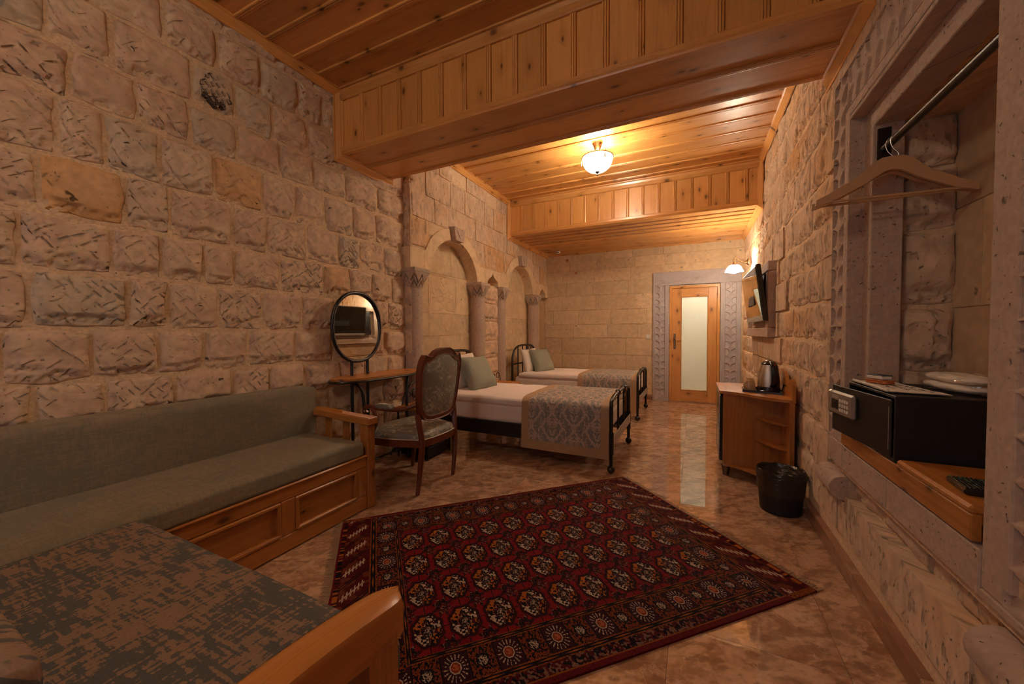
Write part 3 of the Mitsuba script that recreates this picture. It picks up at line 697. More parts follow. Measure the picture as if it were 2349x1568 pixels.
# the lit hall behind the door
wh = struct('wall_hall')
add(wh, 'plaster', cat(rbox(-1.2, 1.3, 8.6, 8.65, 0, 2.7), rbox(-1.25, -1.2, 7.5, 8.65, 0, 2.7), rbox(1.3, 1.35, 7.5, 8.65, 0, 2.7), rbox(-1.25, 1.35, 7.5, 8.65, 2.7, 2.75), rbox(-1.25, 1.35, 7.40, 8.65, -.06, -.02)), 'white_plastic', False)
hl = thing('hall_lamp', 'round lamp glowing behind the frosted door pane', 'lamp')
add(hl, 'globe', ball((.02, 8.05, 2.42), .09, 2), 'lamp_glass', True, emitter={'type': 'area', 'radiance': rgb(HALL_POWER*1.0, HALL_POWER*.96, HALL_POWER*.78)})
add(hl, 'stem', tube([(.02, 8.05, 2.5), (.02, 8.05, 2.69)], .012), 'bronze')

# ---- right wall: big rough courses, closet recess at the near end
wr = struct('wall_right')
NY0, NY1, NZ0, NZ1 = 1.44, 2.49, .54, 2.32         # opening of the closet recess (stone arris)
FR = .235                                           # width of its carved frame
hole = sbox(NY0, NZ0, NY1, NZ1)
XW = XR + .012
TVY0, TVY1, TVZ0, TVZ1 = 4.45, 6.0, 1.18, 1.94     # framed panel behind the television
backing = sbox(YREAR, 0, YB + .1, ZC + .1).difference(hole).difference(sbox(1.40, .39, 2.50, .545))
LEAN = lambda z: .011*z
add(wr, 'mortar', rbox(XW + .04, XW + .4, 1.38, 2.52, .36, .56, .002), 'mortar', False, uvc=(.5, .5))
bk = prism(backing, XW, XW + .5, 'yz'); bk.vertices[:, 0] += LEAN(bk.vertices[:, 2]); add(wr, 'mortar', bk, 'mortar', False, uvc=(.5, .5))
frame_zone = sbox(NY0 - FR - .10, .50, NY1 + FR, NZ1 + .27).union(sbox(NY0 - .1, 0.5, NY1 + FR, NZ1 + .27))
torus_zone = sbox(2.49, .36, 2.77, .50).union(sbox(YREAR, .36, NY0, .50)).union(sbox(NY0 - .02, .40, 2.50, .54))
tvzone = sbox(TVY0, TVZ0, TVY1, TVZ1)
zr = [0.17, .40, .655, .945, 1.185, 1.43, 1.69, 1.92, 2.2, 2.5, 2.79, 3.07, 3.35]
for r, (z0, z1) in enumerate(zip(zr[:-1], zr[1:])):
    y = -1.88 + random.uniform(0, .2)
    while y < YB:
        y1 = y + random.uniform(.3, .58)
        if YB - y1 < .15: y1 = YB
        g = sbox(y, z0, y1, z1)
        full = not (g.intersects(frame_zone) or g.intersects(tvzone) or (g.intersects(torus_zone)))
        t = random.choice([.3, .5, .5, .6, .7, .9])
        if full:
            seed += 1
            if y > 1.6 or z1 < .7:
                wall_stone(wr, 'stone', XW + LEAN(z0 + .15), -1, 'yz', y, y1, z0, z1, .016, .030, seed, 'porous_stone', (t, random.random()), gap=.006, chip=.6)
            else:
                wall_stone(wr, 'stone', XW + LEAN(z0 + .15), -1, 'yz', y, y1, z0, z1, .018, .026, seed, 'porous_stone', (t, random.random()), gap=.008, chip=.5, nx=12, ny=10)
        else:
            s = g.buffer(-.016).buffer(.010).difference(unary_union([frame_zone, tvzone, torus_zone]).buffer(.006))
            for q in getattr(s, 'geoms', [s]):
                if q.area > .003: add(wr, 'stone', prism(q, XR - .008 + LEAN(z0) + random.uniform(-.006, .004), XW + .06, 'yz'), 'porous_stone', False, uvc=(t, random.random()))
        y = y1
# rough recessed course under the sill, where the moulding is broken away
for ya, yb in ((1.40, 1.80), (1.80, 2.19), (2.19, 2.51)):
    seed += 1
    wall_stone(wr, 'stone', XW + .045, -1, 'yz', ya, yb, .385, .55, .02, .035, seed, 'porous_stone', (.5, random.random()), gap=.004, chip=.3)
# carved frame of the recess (each block of it a piece)
XFc = .70
def frame_block(name, y0, y1, z0, z1, cols=0, ch=.108, vert=True, res=.005, dep=.018):
    if cols:
        if vert: H = scales(y0, y1, z0, z1, cols, ch, dep, res)
        else: H = scales(z0, z1, y0, y1, cols, ch, dep, res).T
        add(wr, name, heightmap(H, y0, y1, z0, z1, XFc, -1, 'yz'), 'tuff', 25, uvc=(.5, random.random()))
    else: add(wr, name, rbox(XFc, XFc + .06, y0, y1, z0, z1, .003), 'tuff', False, uvc=(.5, random.random()))
zj = [.56, 1.27, 1.98, 2.59]
for z0, z1 in zip(zj[:-1], zj[1:]):
    frame_block('carved_jamb', NY1 + .03, NY1 + .225, z0 + .001, z1 - .001, 2)
    frame_block('jamb_fillet', NY1 - .012, NY1 + .03, z0 + .001, min(z1, NZ1 + .03) - .001)
    if z0 < 2: frame_block('carved_jamb', NY0 - .30, NY0 - .078, z0 + .001, z1 - .001, 2)
    if z0 < 2: frame_block('jamb_fillet', NY0 - .078, NY0, z0 + .001, min(z1, NZ1 + .0) - .001)
for y0, y1 in ((.90, 1.45), (1.45, 1.98), (1.98, NY1 + .03)):
    frame_block('carved_lintel', y0 + .001, y1 - .001, NZ1 + .06, NZ1 + .27, 2, vert=False, dep=.011)
    frame_block('lintel_fillet', y0 + .001, y1 - .001, NZ1 + .012, NZ1 + .06)
    frame_block('lintel_edge', y0 + .001, y1 - .001, NZ1 - .012, NZ1 + .007)
frame_block('sill', NY0 - .30, NY1 + .225, .535, .56) if False else None
for y0, y1 in ((NY0 - .3, 1.44), (1.44, 1.98), (1.98, NY1 - .012), (NY1 - .012, NY1 + .225)):
    add(wr, 'sill', rbox(.695, XW + .06, y0 + .001, y1 - .001, .535, .66 if y0 >= 1.44 else .56, .004), 'tuff', False, uvc=(.5, random.random()))
add(wr, 'sill', rbox(.697, XW + .06, NY1 - .01, NY1 + .0, .56, .66, .003), 'tuff', False, uvc=(.5, .3))
# stepped reveals
for (a, b, c, d) in ((NY1 - .012, NY1 + .05, .56, NZ1 + .03),):
    add(wr, 'reveal', rbox(.70, .765, a, b, .6, NZ1 + .05, .003), 'tuff', False, uvc=(.5, .2))
add(wr, 'reveal', rbox(.762, .875, 2.385, 2.55, .6, NZ1, .004), 'tuff', False, uvc=(.5, .6))
add(wr, 'reveal', rbox(.76, .875, NY0 - .2, NY0 + .09, .6, NZ1, .004), 'tuff', False, uvc=(.5, .7))
add(wr, 'reveal', rbox(.70, .80, NY0 - .1, NY0, .6, NZ1, .004), 'tuff', False, uvc=(.5, .7))
add(wr, 'lintel_step', rbox(.762, .875, NY0, 2.49, NZ1 - .10, NZ1 + .1, .004), 'tuff', False, uvc=(.5, .8))
add(wr, 'lintel_soffit', rbox(.715, .80, NY0 - .1, 2.49, NZ1 - .01, NZ1 + .1, .003), 'tuff', False, uvc=(.5, .8))
add(wr, 'recess_back', rbox(1.085, 1.2, NY0 - .25, 2.60, .5, 2.6, .003), 'ashlar', False, uvc=(.5, .5))
add(wr, 'recess_ceiling', rbox(.80, 1.15, NY0 - .25, 2.60, 2.235, 2.4, .003), 'porous_stone', False, uvc=(.5, .5))
add(wr, 'recess_floor', rbox(.715, 1.15, NY0 - .25, 2.60, .5, .66, .003), 'mortar', False, uvc=(.5, .5))
add(wr, 'recess_side', rbox(.87, 1.15, NY0 - .30, NY0 - .02, .5, 2.4, .003), 'porous_stone', False, uvc=(.5, .5))
add(wr, 'recess_side', rbox(.87, 1.15, 2.47, 2.6, .5, 2.4, .003), 'mortar', False, uvc=(.5, .5))
for z0, z1 in ((.66, 1.05), (1.05, 1.36), (1.36, 1.72), (1.72, 2.0), (2.0, 2.25)):
    seed += 1
    wall_stone(wr, 'recess_stone', 2.47, -1, 'xz', .885, 1.09, z0, z1, .05, .028, seed, 'porous_stone', (.6, random.random()), nx=22, ny=26, gap=.004)
for y0, y1, z0, z1 in ((1.3, 2.47, .66, 1.35), (1.3, 2.02, 1.35, 1.8), (2.02, 2.26, 1.35, 1.8), (2.26, 2.47, 1.35, 1.8), (1.3, 2.47, 1.8, 2.25)):
    add(wr, 'recess_block', rbox(1.078, 1.10, y0 + .002, y1 - .002, z0 + .002, z1 - .002, .002), 'ashlar', False, uvc=(1.2 if y0 == 2.02 else random.random()*.6, random.random()))
# half-round stone moulding under the frame, broken off below the opening
def torus(y0, y1, zc=.425, r=.062):
    a = np.linspace(-math.pi/2, math.pi/2, 14)
    pl = Polygon([(XFc + .012 - r*math.cos(t), zc + r*math.sin(t)) for t in a] + [(XFc + .06, zc + r), (XFc + .06, zc - r)])
    return prism(pl, y0, y1, 'xz')
add(wr, 'round_moulding', torus(2.50, 2.76), 'tuff', 30, uvc=(.5, .3), label='stub of half-round stone moulding')
add(wr, 'round_moulding', torus(YREAR, NY0 - .04), 'tuff', 30, uvc=(.5, .6), label='half-round stone moulding')
# framed panel behind the television
for y0, y1, z0, z1 in ((TVY0, TVY1, TVZ0, TVZ0 + .10), (TVY0, TVY1, TVZ1 - .10, TVZ1), (TVY0, TVY0 + .11, TVZ0 + .10, TVZ1 - .10), (TVY1 - .11, TVY1, TVZ0 + .10, TVZ1 - .10)):
    add(wr, 'panel_frame', rbox(.652, XW + .01, y0 + .001, y1 - .001, z0 + .001, z1 - .001, .006), 'tuff', False, uvc=(.5, random.random()))
add(wr, 'panel_field', rbox(.70, XW + .01, TVY0 + .1, TVY1 - .1, TVZ0 + .09, TVZ1 - .09, .002), 'tuff', False, uvc=(.5, .1))

# ---- skirtings
bs = struct('baseboard_right')
y = YREAR
while y < YB - .05:
    y1 = min(y + .6, YB); add(bs, 'slab', rbox(.692, .74, y + .0006, y1 - .0006, 0, .088, .002), 'marble_skirting', False, uvc=(.5, random.random())); y = y1
bb = struct('baseboard_back')
x = -2.87
while x < -.68:
    x1 = min(x + .6, -.667); add(bb, 'slab', rbox(x + .0006, x1 - .0006, YB - .012, YB + .02, 0, .092, .002), 'marble_skirting', False, uvc=(.5, random.random())); x = x1
add(bb, 'slab', rbox(.47, .70, YB - .037, YB, 0, .092, .002), 'marble_skirting', False, uvc=(.5, .2))

# ---- rear wall with the window that lets the evening light in
wz = struct('wall_rear')
add(wz, 'plaster', prism(sbox(-3.05, -.06, 1.3, 3.5).difference(sbox(-2.0, .9, -.5, 2.2)), YREAR - .2, YREAR, 'xz'), 'mortar', False, uvc=(.5, .5))
wn = struct('window_1')
add(wn, 'frame', prism(sbox(-2.0, .9, -.5, 2.2).difference(sbox(-1.93, .97, -1.28, 2.13)).difference(sbox(-1.22, .97, -.57, 2.13)), YREAR - .12, YREAR - .06, 'xz'), 'satin_wood', False, uvc=wd(2))
for x0, x1 in ((-1.93, -1.28), (-1.22, -.57)):
    g = grid(np.array([[(x0, YREAR - .09, .97), (x0, YREAR - .09, 2.13)], [(x1, YREAR - .09, .97), (x1, YREAR - .09, 2.13)]], float))
    if g.face_normals.mean(0)[1] < 0: g.invert()
    add(wn, 'lit_pane', g, 'clear_plastic' if False else 'white_plastic', False, emitter={'type': 'area', 'radiance': rgb(WINDOW_POWER*.62, WINDOW_POWER*.78, WINDOW_POWER*1.0)})

# ---- ceiling boards
ce = struct('ceiling')
def plank_profile(w):
    """cross-section across the board: v from 0 to w, drop below the plane (positive = lower)"""
    return [(0, .000), (w - .047, .000), (w - .045, .011), (w - .036, .012), (w - .0335, .003), (w - .031, .012), (w - .021, .012), (w - .0185, .003), (w - .016, .012), (w - .006, .009), (w - .003, -.008), (w - .001, -.008), (w - .001, -.02), (0, -.02)]
def plank(axis, w, L, rev=False):
    pr = plank_profile(w)
    if rev: pr = [(w - a, b) for a, b in pr][::-1]
    return trimesh.creation.extrude_polygon(Polygon(pr), L, engine='earcut')       # x = across, y = drop, z = along
def ceil_plank(parent, y0, y1, z, x0, x1):
    m = plank(0, y1 - y0, x1 - x0); v = m.vertices
    m2 = trimesh.Trimesh(np.stack([x0 + v[:, 2], y0 + v[:, 0], z - v[:, 1]], 1), m.faces, process=False); m2.fix_normals()
    add(parent, 'plank', m2, 'wood', False, uvc=wd(0))
X0, X1 = -2.84, .78
ys = [B1F]
while ys[-1] > YREAR + .2: ys.append(ys[-1] - .205)
for a, b in zip(ys[1:], ys[:-1]): ceil_plank(ce, a, b, ZC, X0, X1)
add(ce, 'deck', rbox(-3.1, 1.3, YREAR - .2, YB + .2, ZC + .03, ZC + .12, .002), 'matte_black', False)
y = [2.90, 3.15, 3.40, 3.66, 3.91, 4.17, 4.42, 4.68, 4.93, 5.18, 5.40, B2F]
for a, b in zip(y[:-1], y[1:]): ceil_plank(ce, a, b, ZC, XLB - .02, X1)
y = [B2F + .012, 5.715, 5.893, 6.09, 6.29, 6.50, 6.76, 7.02, YB + .01]
for a, b in zip(y[:-1], y[1:]): ceil_plank(ce, a, b, ZB, XLB - .02, X1)
add(ce, 'deck', rbox(-2.9, 1.0, B2F + .02, YB + .2, ZB + .03, ZB + .1, .002), 'matte_black', False)
# beams boxed with upright boards
def beam(yf, yb, xl, x1, face_only=False):
    b = struct('ceiling_beam')
    x = xl + .06
    first = True
    xs = [xl]
    off = (-2.507 if yf == B1F else -2.455)
    while off < x1 - .02: xs.append(off); off += .2035
    xs.append(x1)
    for a, c in zip(xs[:-1], xs[1:]):
        if c - a < .02: continue
        m = plank(2, c - a, ZC - ZB - .02); v = m.vertices
        m2 = trimesh.Trimesh(np.stack([a + v[:, 0], yf - v[:, 1], ZB + .015 + v[:, 2]], 1), m.faces, process=False); m2.fix_normals()
        add(b, 'board', m2, 'wood', False, uvc=wd(2, 0, random.uniform(.35, .85)))
    # rails along top and bottom of the face
    def rail(prof):
        m = trimesh.creation.extrude_polygon(Polygon(prof), x1 - xl, engine='earcut'); v = m.vertices
        m2 = trimesh.Trimesh(np.stack([xl + v[:, 2], yf - v[:, 0], v[:, 1]], 1), m.faces, process=False); m2.fix_normals(); return m2
    add(b, 'top_rail', rail([(-.01, ZC + .01), (.022, ZC + .01), (.030, ZC - .02), (.024, ZC - .045), (.024, ZC - .085), (.016, ZC - .095), (-.01, ZC - .095)]), 'wood', False, uvc=wd(0, 0, .35))
    add(b, 'bottom_rail', rail([(-.01, ZB - .004), (.020, ZB - .004), (.024, ZB + .006), (.017, ZB + .012), (.023, ZB + .020), (.017, ZB + .026), (.017, ZB + .055), (.012, ZB + .06), (-.01, ZB + .06)]), 'wood', False, uvc=wd(0, 0, .5))
    if not face_only:
        n = 2; w = (yb - yf)/n
        for k in range(n): ceil_plank(b, yf + k*w, yf + (k+1)*w, ZB, xl, x1)
        m = rbox(xl, x1, yb - .02, yb, ZB, ZC + .02, .003); add(b, 'back_board', m, 'wood', False, uvc=wd(0))
        add(b, 'core', rbox(xl, x1, yf + .03, yb - .03, ZB + .022, ZC + .03, .002), 'matte_black', False)
    return b
beam(B1F, B1B, -2.84, .78)
beam(B2F, None, XLB - .02, .78, True)
# crown mouldings, mitred round the beams
CW, CH = .055, .066
CP = [(0, 0), (CW, 0), (CW, .010), (CW*.78, .014), (CW*.70, .022), (CW*.42, .040), (.012, .052), (.012, CH), (0, CH)]
def crown(name, p0, p1, A, B, m0=0, m1=0):
    """p0-p1 along the corner line; A away from the wall, B away from ceiling/beam; ends run on by m*b (mitres)"""
    p0, p1, A, B = (np.array(q, float) for q in (p0, p1, A, B)); d = (p1 - p0)/np.linalg.norm(p1 - p0)
    e0 = np.array([p0 + A*a + B*b - d*m0*b for a, b in CP]); e1 = np.array([p1 + A*a + B*b + d*m1*b for a, b in CP]); n = len(CP)
    f = [[i, (i+1) % n, n + (i+1) % n] for i in range(n)] + [[i, n + (i+1) % n, n + i] for i in range(n)]
    f += [[0, i, i+1] for i in range(1, n-1)] + [[n, n+i+1, n+i] for i in range(1, n-1)]
    m = trimesh.Trimesh(np.vstack([e0, e1]), f, process=False); m.fix_normals()
    k = struct(name); ax = int(np.argmax(np.abs(d)))
    add(k, 'moulding', m, 'wood', False, uvc=wd(ax, 0, .62))
dn, up_, fr, bk = (0, 0, -1), (0, 0, 1), (0, -1, 0), (0, 1, 0)
for X, A in ((XLS + .022, (1, 0, 0)), (.742, (-1, 0, 0))):
    XX = XLB + .0 if X < 0 else X
    crown('trim_2', (X, YREAR, ZC), (X, B1F, ZC), A, dn, 0, -1)
    crown('trim_2', (X, B1F, ZC), (X, B1F, ZB), A, fr, -1, 1)
    crown('trim_2', (X, B1F, ZB), (X, B1B, ZB), A, dn, 1, 1)
    crown('trim_2', (X, B1B, ZB), (X, B1B, 3.2 if X < 0 else ZC), A, bk, 1, 0)
    crown('trim_2', (XX, B1B + .0 if X > 0 else 3.15, ZC), (XX, B2F, ZC), A, dn, 0, -1)
    crown('trim_2', (XX, B2F, ZC), (XX, B2F, ZB), A, fr, -1, 1)
    crown('trim_2', (XX, B2F, ZB), (XX, YB, ZB), A, dn, 1, 0)
crown('trim_2', (XLB, YB, ZB), (.74, YB, ZB), (0, -1, 0), dn, 0, 0) if False else None
k = struct('trim_2'); add(k, 'moulding', rbox(XLB, .74, YB - .018, YB + .01, ZB - .035, ZB + .0, .004), 'wood', False, uvc=wd(0, 0, .6))

# ================================================================== THINGS
# ---- columns of the alcove wall
def capital(yc, xc):
    n, m = 160, 36; a = np.arange(n)*2*np.pi/n; t = np.linspace(0, 1, m)
    sq = 1/np.maximum(np.abs(np.cos(a)), np.abs(np.sin(a)))
    P3 = np.zeros((n, m, 3))
    ph = (a/(np.pi/2)*1.0 + .5) % 1.0                       # 0..1 over each face
    tri = np.abs(((ph*2) % 1) - .5)*2                       # zigzag
    for j, q in enumerate(t):
        r = (.104*(1 - q**1.3) + .130*q**1.3*np.minimum(sq, 1.36))
        line = np.abs(q - (.25 + .55*tri)); carve = -.028*np.exp(-(line/.075)**4) - .026*np.exp(-((q - (-.12 + .5*tri))/.09)**4)
        r = r + carve*(q > .04)*(q < .98)
        P3[:, j] = np.stack([xc + r*np.cos(a), yc + r*np.sin(a), np.full(n, 1.735 + .155*q)], -1)
    return grid(P3, True)
XC = XLB - .045
for k, (yc, lab) in enumerate(((C1, 'grey-pink stone column nearest the oval mirror, with a carved zigzag capital'), (C2, 'stone column right of the leafy carved panel, with carved capital'), (C3, 'stone column left of the tulip carved panel, beside the power socket pier'), (C4, 'stone column nearest the back wall, behind the far bed'))):
    c = thing('stone_column', lab, 'column')
    add(c, 'shaft', lathe([(.0, .0), (.097, 0), (.097, .8), (.095, 1.74), (0, 1.74)], 40, (XC, yc, 0)), 'tuff', 40, uvc=(.5, .1*k))
    add(c, 'capital', capital(yc, XC), 'tuff', 50, uvc=(.5, .3))
    add(c, 'abacus', rbox(XC - .125, XC + .128, yc - .128, yc + .128, 1.89, 1.934, .004), 'tuff', False, uvc=(.5, .5))

# ---- sofas
def slat_arm_y(t, y, x0, x1, z_arm, tone):       # arm lying along x at depth y
    pass
def bench_sofa():
    t = thing('bench_sofa', 'long low pine bench sofa with sage grey cushions along the left stone wall', 'sofa')
    xf, y0, y1 = -2.07, .76, 1.93
    def wpart(n, b, ax, tone=.45, **k): return add(t, n, b, 'wood', False, uvc=wd(ax, 1, tone), **k)
    ys0 = -.02
    wpart('base_rail', rbox(-2.11, xf, ys0, y1, .30, .386, .006), 1, .55)
    wpart('base_rail', rbox(-2.11, xf, ys0, y1, .005, .10, .006), 1, .5)
    wpart('base_rail', rbox(-2.075, xf + .012, ys0, y1, .372, .388, .006), 1, .6)
    for ya, yb in ((y1 - .085, y1), (1.315, 1.40), (.60, .70), (ys0, ys0 + .09)): wpart('base_stile', rbox(-2.108, xf - .001, ya, yb, .10, .30, .004), 2, .45)
    for ya, yb in ((1.40, y1 - .085), (.70, 1.315)):
        p = wpart('panel', rbox(-2.10, -2.084, ya, yb, .10, .30, .003), 1, .35)
        for b, ax in ((rbox(-2.09, xf + .006, ya, ya + .022, .10, .30, .006), 2), (rbox(-2.09, xf + .006, yb - .022, yb, .10, .30, .006), 2), (rbox(-2.09, xf + .007, ya, yb, .278, .30, .006), 1), (rbox(-2.09, xf + .007, ya, yb, .10, .122, .006), 1)):
            add(p, 'bead', b, 'wood', False, uvc=wd(ax, 1, .55))
    wpart('seat_board', rbox(-2.80, -2.09, ys0, y1 + .01, .35, .378, .004), 1)
    wpart('back_board', rbox(-2.80, -2.785, ys0, y1 + .03, .02, .80, .004), 1)
    add(t, 'seat_cushion', cushion(-2.66, -2.062, ys0 - .01, 1.905, .386, .488, .022, .012, 4), 'sofa_fabric', 40)
    add(t, 'back_cushion', cushion(-2.79, -2.625, ys0 - .01, 1.965, .45, .838, .03, .016, 4), 'sofa_fabric', 40)
    # arm with post and slats
    wpart('arm_post', rbox(-2.135, -2.058, 1.93, 2.0, 0, .602, .006), 2, .5)
    wpart('arm_post', rbox(-2.80, -2.72, 1.975, 2.03, 0, .602, .006), 2, .5)
    arm = spline([(-2.72, 1.975, .632), (-2.55, 1.973, .640), (-2.3, 1.967, .628), (-2.10, 1.963, .622), (-2.04, 1.962, .621)], 16)
    P3 = []
    for q, c in enumerate(arm):
        P3.append([(c[0], c[1] + a, c[2] + b) for a, b in ((-.045, -.020), (-.045, .018), (-.036, .027), (.036, .027), (.045, .018), (.045, -.020), (.036, -.027), (-.036, -.027), (-.045, -.020))])
    g = grid(np.array(P3)); caps = cat(g, rbox(arm[-1][0] - .004, arm[-1][0] + .004, arm[-1][1] - .043, arm[-1][1] + .043, arm[-1][2] - .024, arm[-1][2] + .025, .003)); caps.fix_normals()
    add(t, 'arm_rail', caps, 'wood', 30, uvc=wd(0, 1, .65))
    for x in (-2.52, -2.33): wpart('slat', rbox(x - .03, x + .03, 1.972, 1.99, .36, .61, .003), 2, .35)
    wpart('end_panel', rbox(-2.74, -2.09, 1.972, 1.995, .02, .385, .003), 0, .4)
    return t
bench_sofa()
def near_sofa():
    t = thing('corner_sofa', 'near end of the corner sofa, patterned dark blue and copper cushion with curved pine arm', 'sofa')
    def wpart(n, b, ax, tone=.45): return add(t, n, b, 'wood', False, uvc=wd(ax, 1, tone))
    wpart('base_rail', rbox(-2.06, -.60, .64, .68, .02, .386, .006), 0)
    wpart('seat_board', rbox(-2.06, -.62, -.2, .66, .35, .378, .004), 0)
    add(t, 'seat_cushion', cushion(-2.058, -.655, .12, .725, .386, .486, .03, .016, 5), 'sofa_fabric_contrast', 40)
    add(t, 'back_cushion', cushion(-2.05, -.745, -.02, .165, .45, .842, .03, .012, 5, .006), 'sofa_fabric_contrast', 40)
    wpart('back_board', rbox(-2.05, -.62, -.09, -.06, .02, .80, .004), 0)
    wpart('arm_post', rbox(-.645, -.563, .53, .61, 0, .618, .008), 2, .5)
    wpart('arm_post', rbox(-.645, -.563, -.10, -.03, 0, .618, .008), 2, .5)
    for y in (.12, .30): wpart('slat', rbox(-.615, -.597, y - .03, y + .03, .36, .63, .003), 2, .35)
    # curved arm: long rail, far end rounded and dipping
    yy = np.linspace(-.12, .648, 40); P3 = []
    for y in yy:
        z = .655 - .42*max(0, y - .36)**2*.5 + .006*math.sin(y*5)
        e = max(0, (y - .58)/.068); w = .044*math.sqrt(max(1e-4, 1 - e**2.4)) if e > 0 else .044
        bow = -.018*math.sin(math.pi*(y + .12)/.77)
        hb = .036 + .02*max(0, 1 - abs(y - .52)/.25)*(e < .9)
        xs = -.602 + bow
        P3.append([(xs + a*w/.044, y, z + b) for a, b in ((-.044, -hb), (-.044, .012), (-.038, .026), (-.022, .033), (0, .035), (.022, .033), (.038, .026), (.044, .012), (.044, -hb), (.036, -hb - .004), (-.036, -hb - .004), (-.044, -hb))])
    g = grid(np.array(P3)); g.fix_normals()
    end = np.array(P3[-1][:-1]); c = end.mean(0); f = [[len(end), i, (i+1) % len(end)] for i in range(len(end))]
    capm = trimesh.Trimesh(np.vstack([end, c]), f, process=False)
    m = cat(g, capm)
    add(t, 'arm_rail', m, 'wood', 40, uvc=wd(1, 1, .75))
near_sofa()

# ---- rug
rg = thing('rug', 'dark red wool rug with rows of cream and orange medallions, lying askew on the floor', 'rug')
nu, nv = 90, 60; s, t = np.meshgrid(np.linspace(0, RL, nu), np.linspace(0, RW, nv), indexing='ij')
pz = .009 + .004*(meshkit.fbm(np.stack([s*2.2, t*2.2, 0*s], -1), 2, 3) - .3)
edge = .006*(meshkit.fbm(np.stack([s*3, t*3, 0*s + 5], -1), 2, 9) - .5)
X = RA[0] + s*R1[0] + t*R2[0] + edge; Y = RA[1] + s*R1[1] + t*R2[1] + edge
top = np.stack([X, Y, pz], -1); bot = np.stack([X, Y, 0*pz + .001], -1)
m1 = grid(top); m1 = m1 if m1.face_normals[:, 2].mean() > 0 else (m1.invert() or m1)
loop = [(i, 0) for i in range(nu)] + [(nu-1, j) for j in range(1, nv)] + [(i, nv-1) for i in range(nu-2, -1, -1)] + [(0, j) for j in range(nv-2, 0, -1)]
ring = np.array([[top[i, j], bot[i, j]] for i, j in loop])
add(rg, 'pile', cat(m1, grid(ring, True)), 'rug_pile', False)
fv, ff = [], []
for end in (0, 1):
    for k in range(260):
        tt = (k + .5)/260*RW; L = .035 + .02*random.random(); b = RA + R1*(0 if end == 0 else RL) + R2*tt; d = R1*(-1 if end == 0 else 1); sw = R2*random.uniform(-.012, .012)
        p0 = np.r_[b - d*.004, .007]; p1 = np.r_[b + d*L*.5 + sw*.3, .005]; p2 = np.r_[b + d*L + sw, .0025]; w = np.r_[R2*.0014, 0]
        o = len(fv); fv += [p0 - w, p0 + w, p1 - w, p1 + w, p2 - w*.6, p2 + w*.6]; ff += [[o, o+1, o+3], [o, o+3, o+2], [o+2, o+3, o+5], [o+2, o+5, o+4]]
        fv += [p + np.array([0, 0, -.002]) for p in fv[o:o+6]]; ff += [[o+6, o+9, o+7], [o+6, o+8, o+9], [o+8, o+11, o+9], [o+8, o+10, o+11]]
add(rg, 'fringe', (fv, ff), 'fringe', False, kind='stuff', label='pale knotted fringe at both short ends')

# ---- beds
def bed(yn, yfar, xh, xf, lab, seed):
    t = thing('bed', lab, 'bed')
    yc = (yn + yfar)/2
    def posts(x, top, corner, name, rods):
        r = .0165
        pts = [(x, yn, .05), (x, yn, corner*.5)]
        a = np.linspace(0, math.pi, 25)
        arch = [(x, yc - (yfar - yn)/2*math.copysign(abs(math.cos(q))**.55, math.cos(q)), corner + (top - corner)*math.sin(q)**.8) for q in a]
        add(t, name, tube(np.array([(x, yn, .04), (x, yn, corner*.6)] + arch + [(x, yfar, corner*.6), (x, yfar, .04)]), r, 12), 'black_metal', 40)
        for q in (yn, yfar):
            add(t, 'foot', ball((x, q, .034), .034), 'black_metal', True)
            add(t, 'socket', tube([(x, q, .17), (x, q, .36)], .023, 12), 'black_metal', 40)
        for f_ in rods:
            y = yn + (yfar - yn)*f_; zt = corner + (top - corner)*max(0, 1 - abs((f_ - .5)*2)**3)**.5
            add(t, 'rod', tube([(x, y, .30), (x, y, zt)], .010, 8), 'black_metal', 40)
            if rods is ROD_F: add(t, 'collar', ball((x, y, zt), .028), 'black_metal', True)
    ROD_F = (.34, .66); ROD_H = (.22, .41, .59, .78)
    rods = ROD_F
    posts(xf, .672, .60, 'footboard_tube', ROD_F)
    add(t, 'foot_plate', rbox(xf + .012, xf + .02, yn + .01, yfar - .01, .24, .335, .002), 'grey_plate', False, label='flat grey end plate')
    posts(xh, 1.02, .74, 'headboard_tube', ROD_H)
    add(t, 'head_rail', tube([(xh, yn, .72), (xh, yfar, .72)], .012, 8), 'black_metal', 40)
    for y in (yn + .005, yfar - .035): add(t, 'side_rail', rbox(xh, xf, y, y + .03, .205, .345, .004), 'black_metal', False)
    add(t, 'mattress', cushion(xh + .03, xf - .035, yn + .012, yfar - .012, .33, .53, .05, .012, 4, .006, seed), 'sheet', 40)
    add(t, 'duvet', cushion(xh + .10, xf - .03, yn - .004, yfar + .004, .515, .588, .034, .012, 5, .012, seed + 5), 'sheet', 40, label='white folded duvet on top of the mattress')
    return t
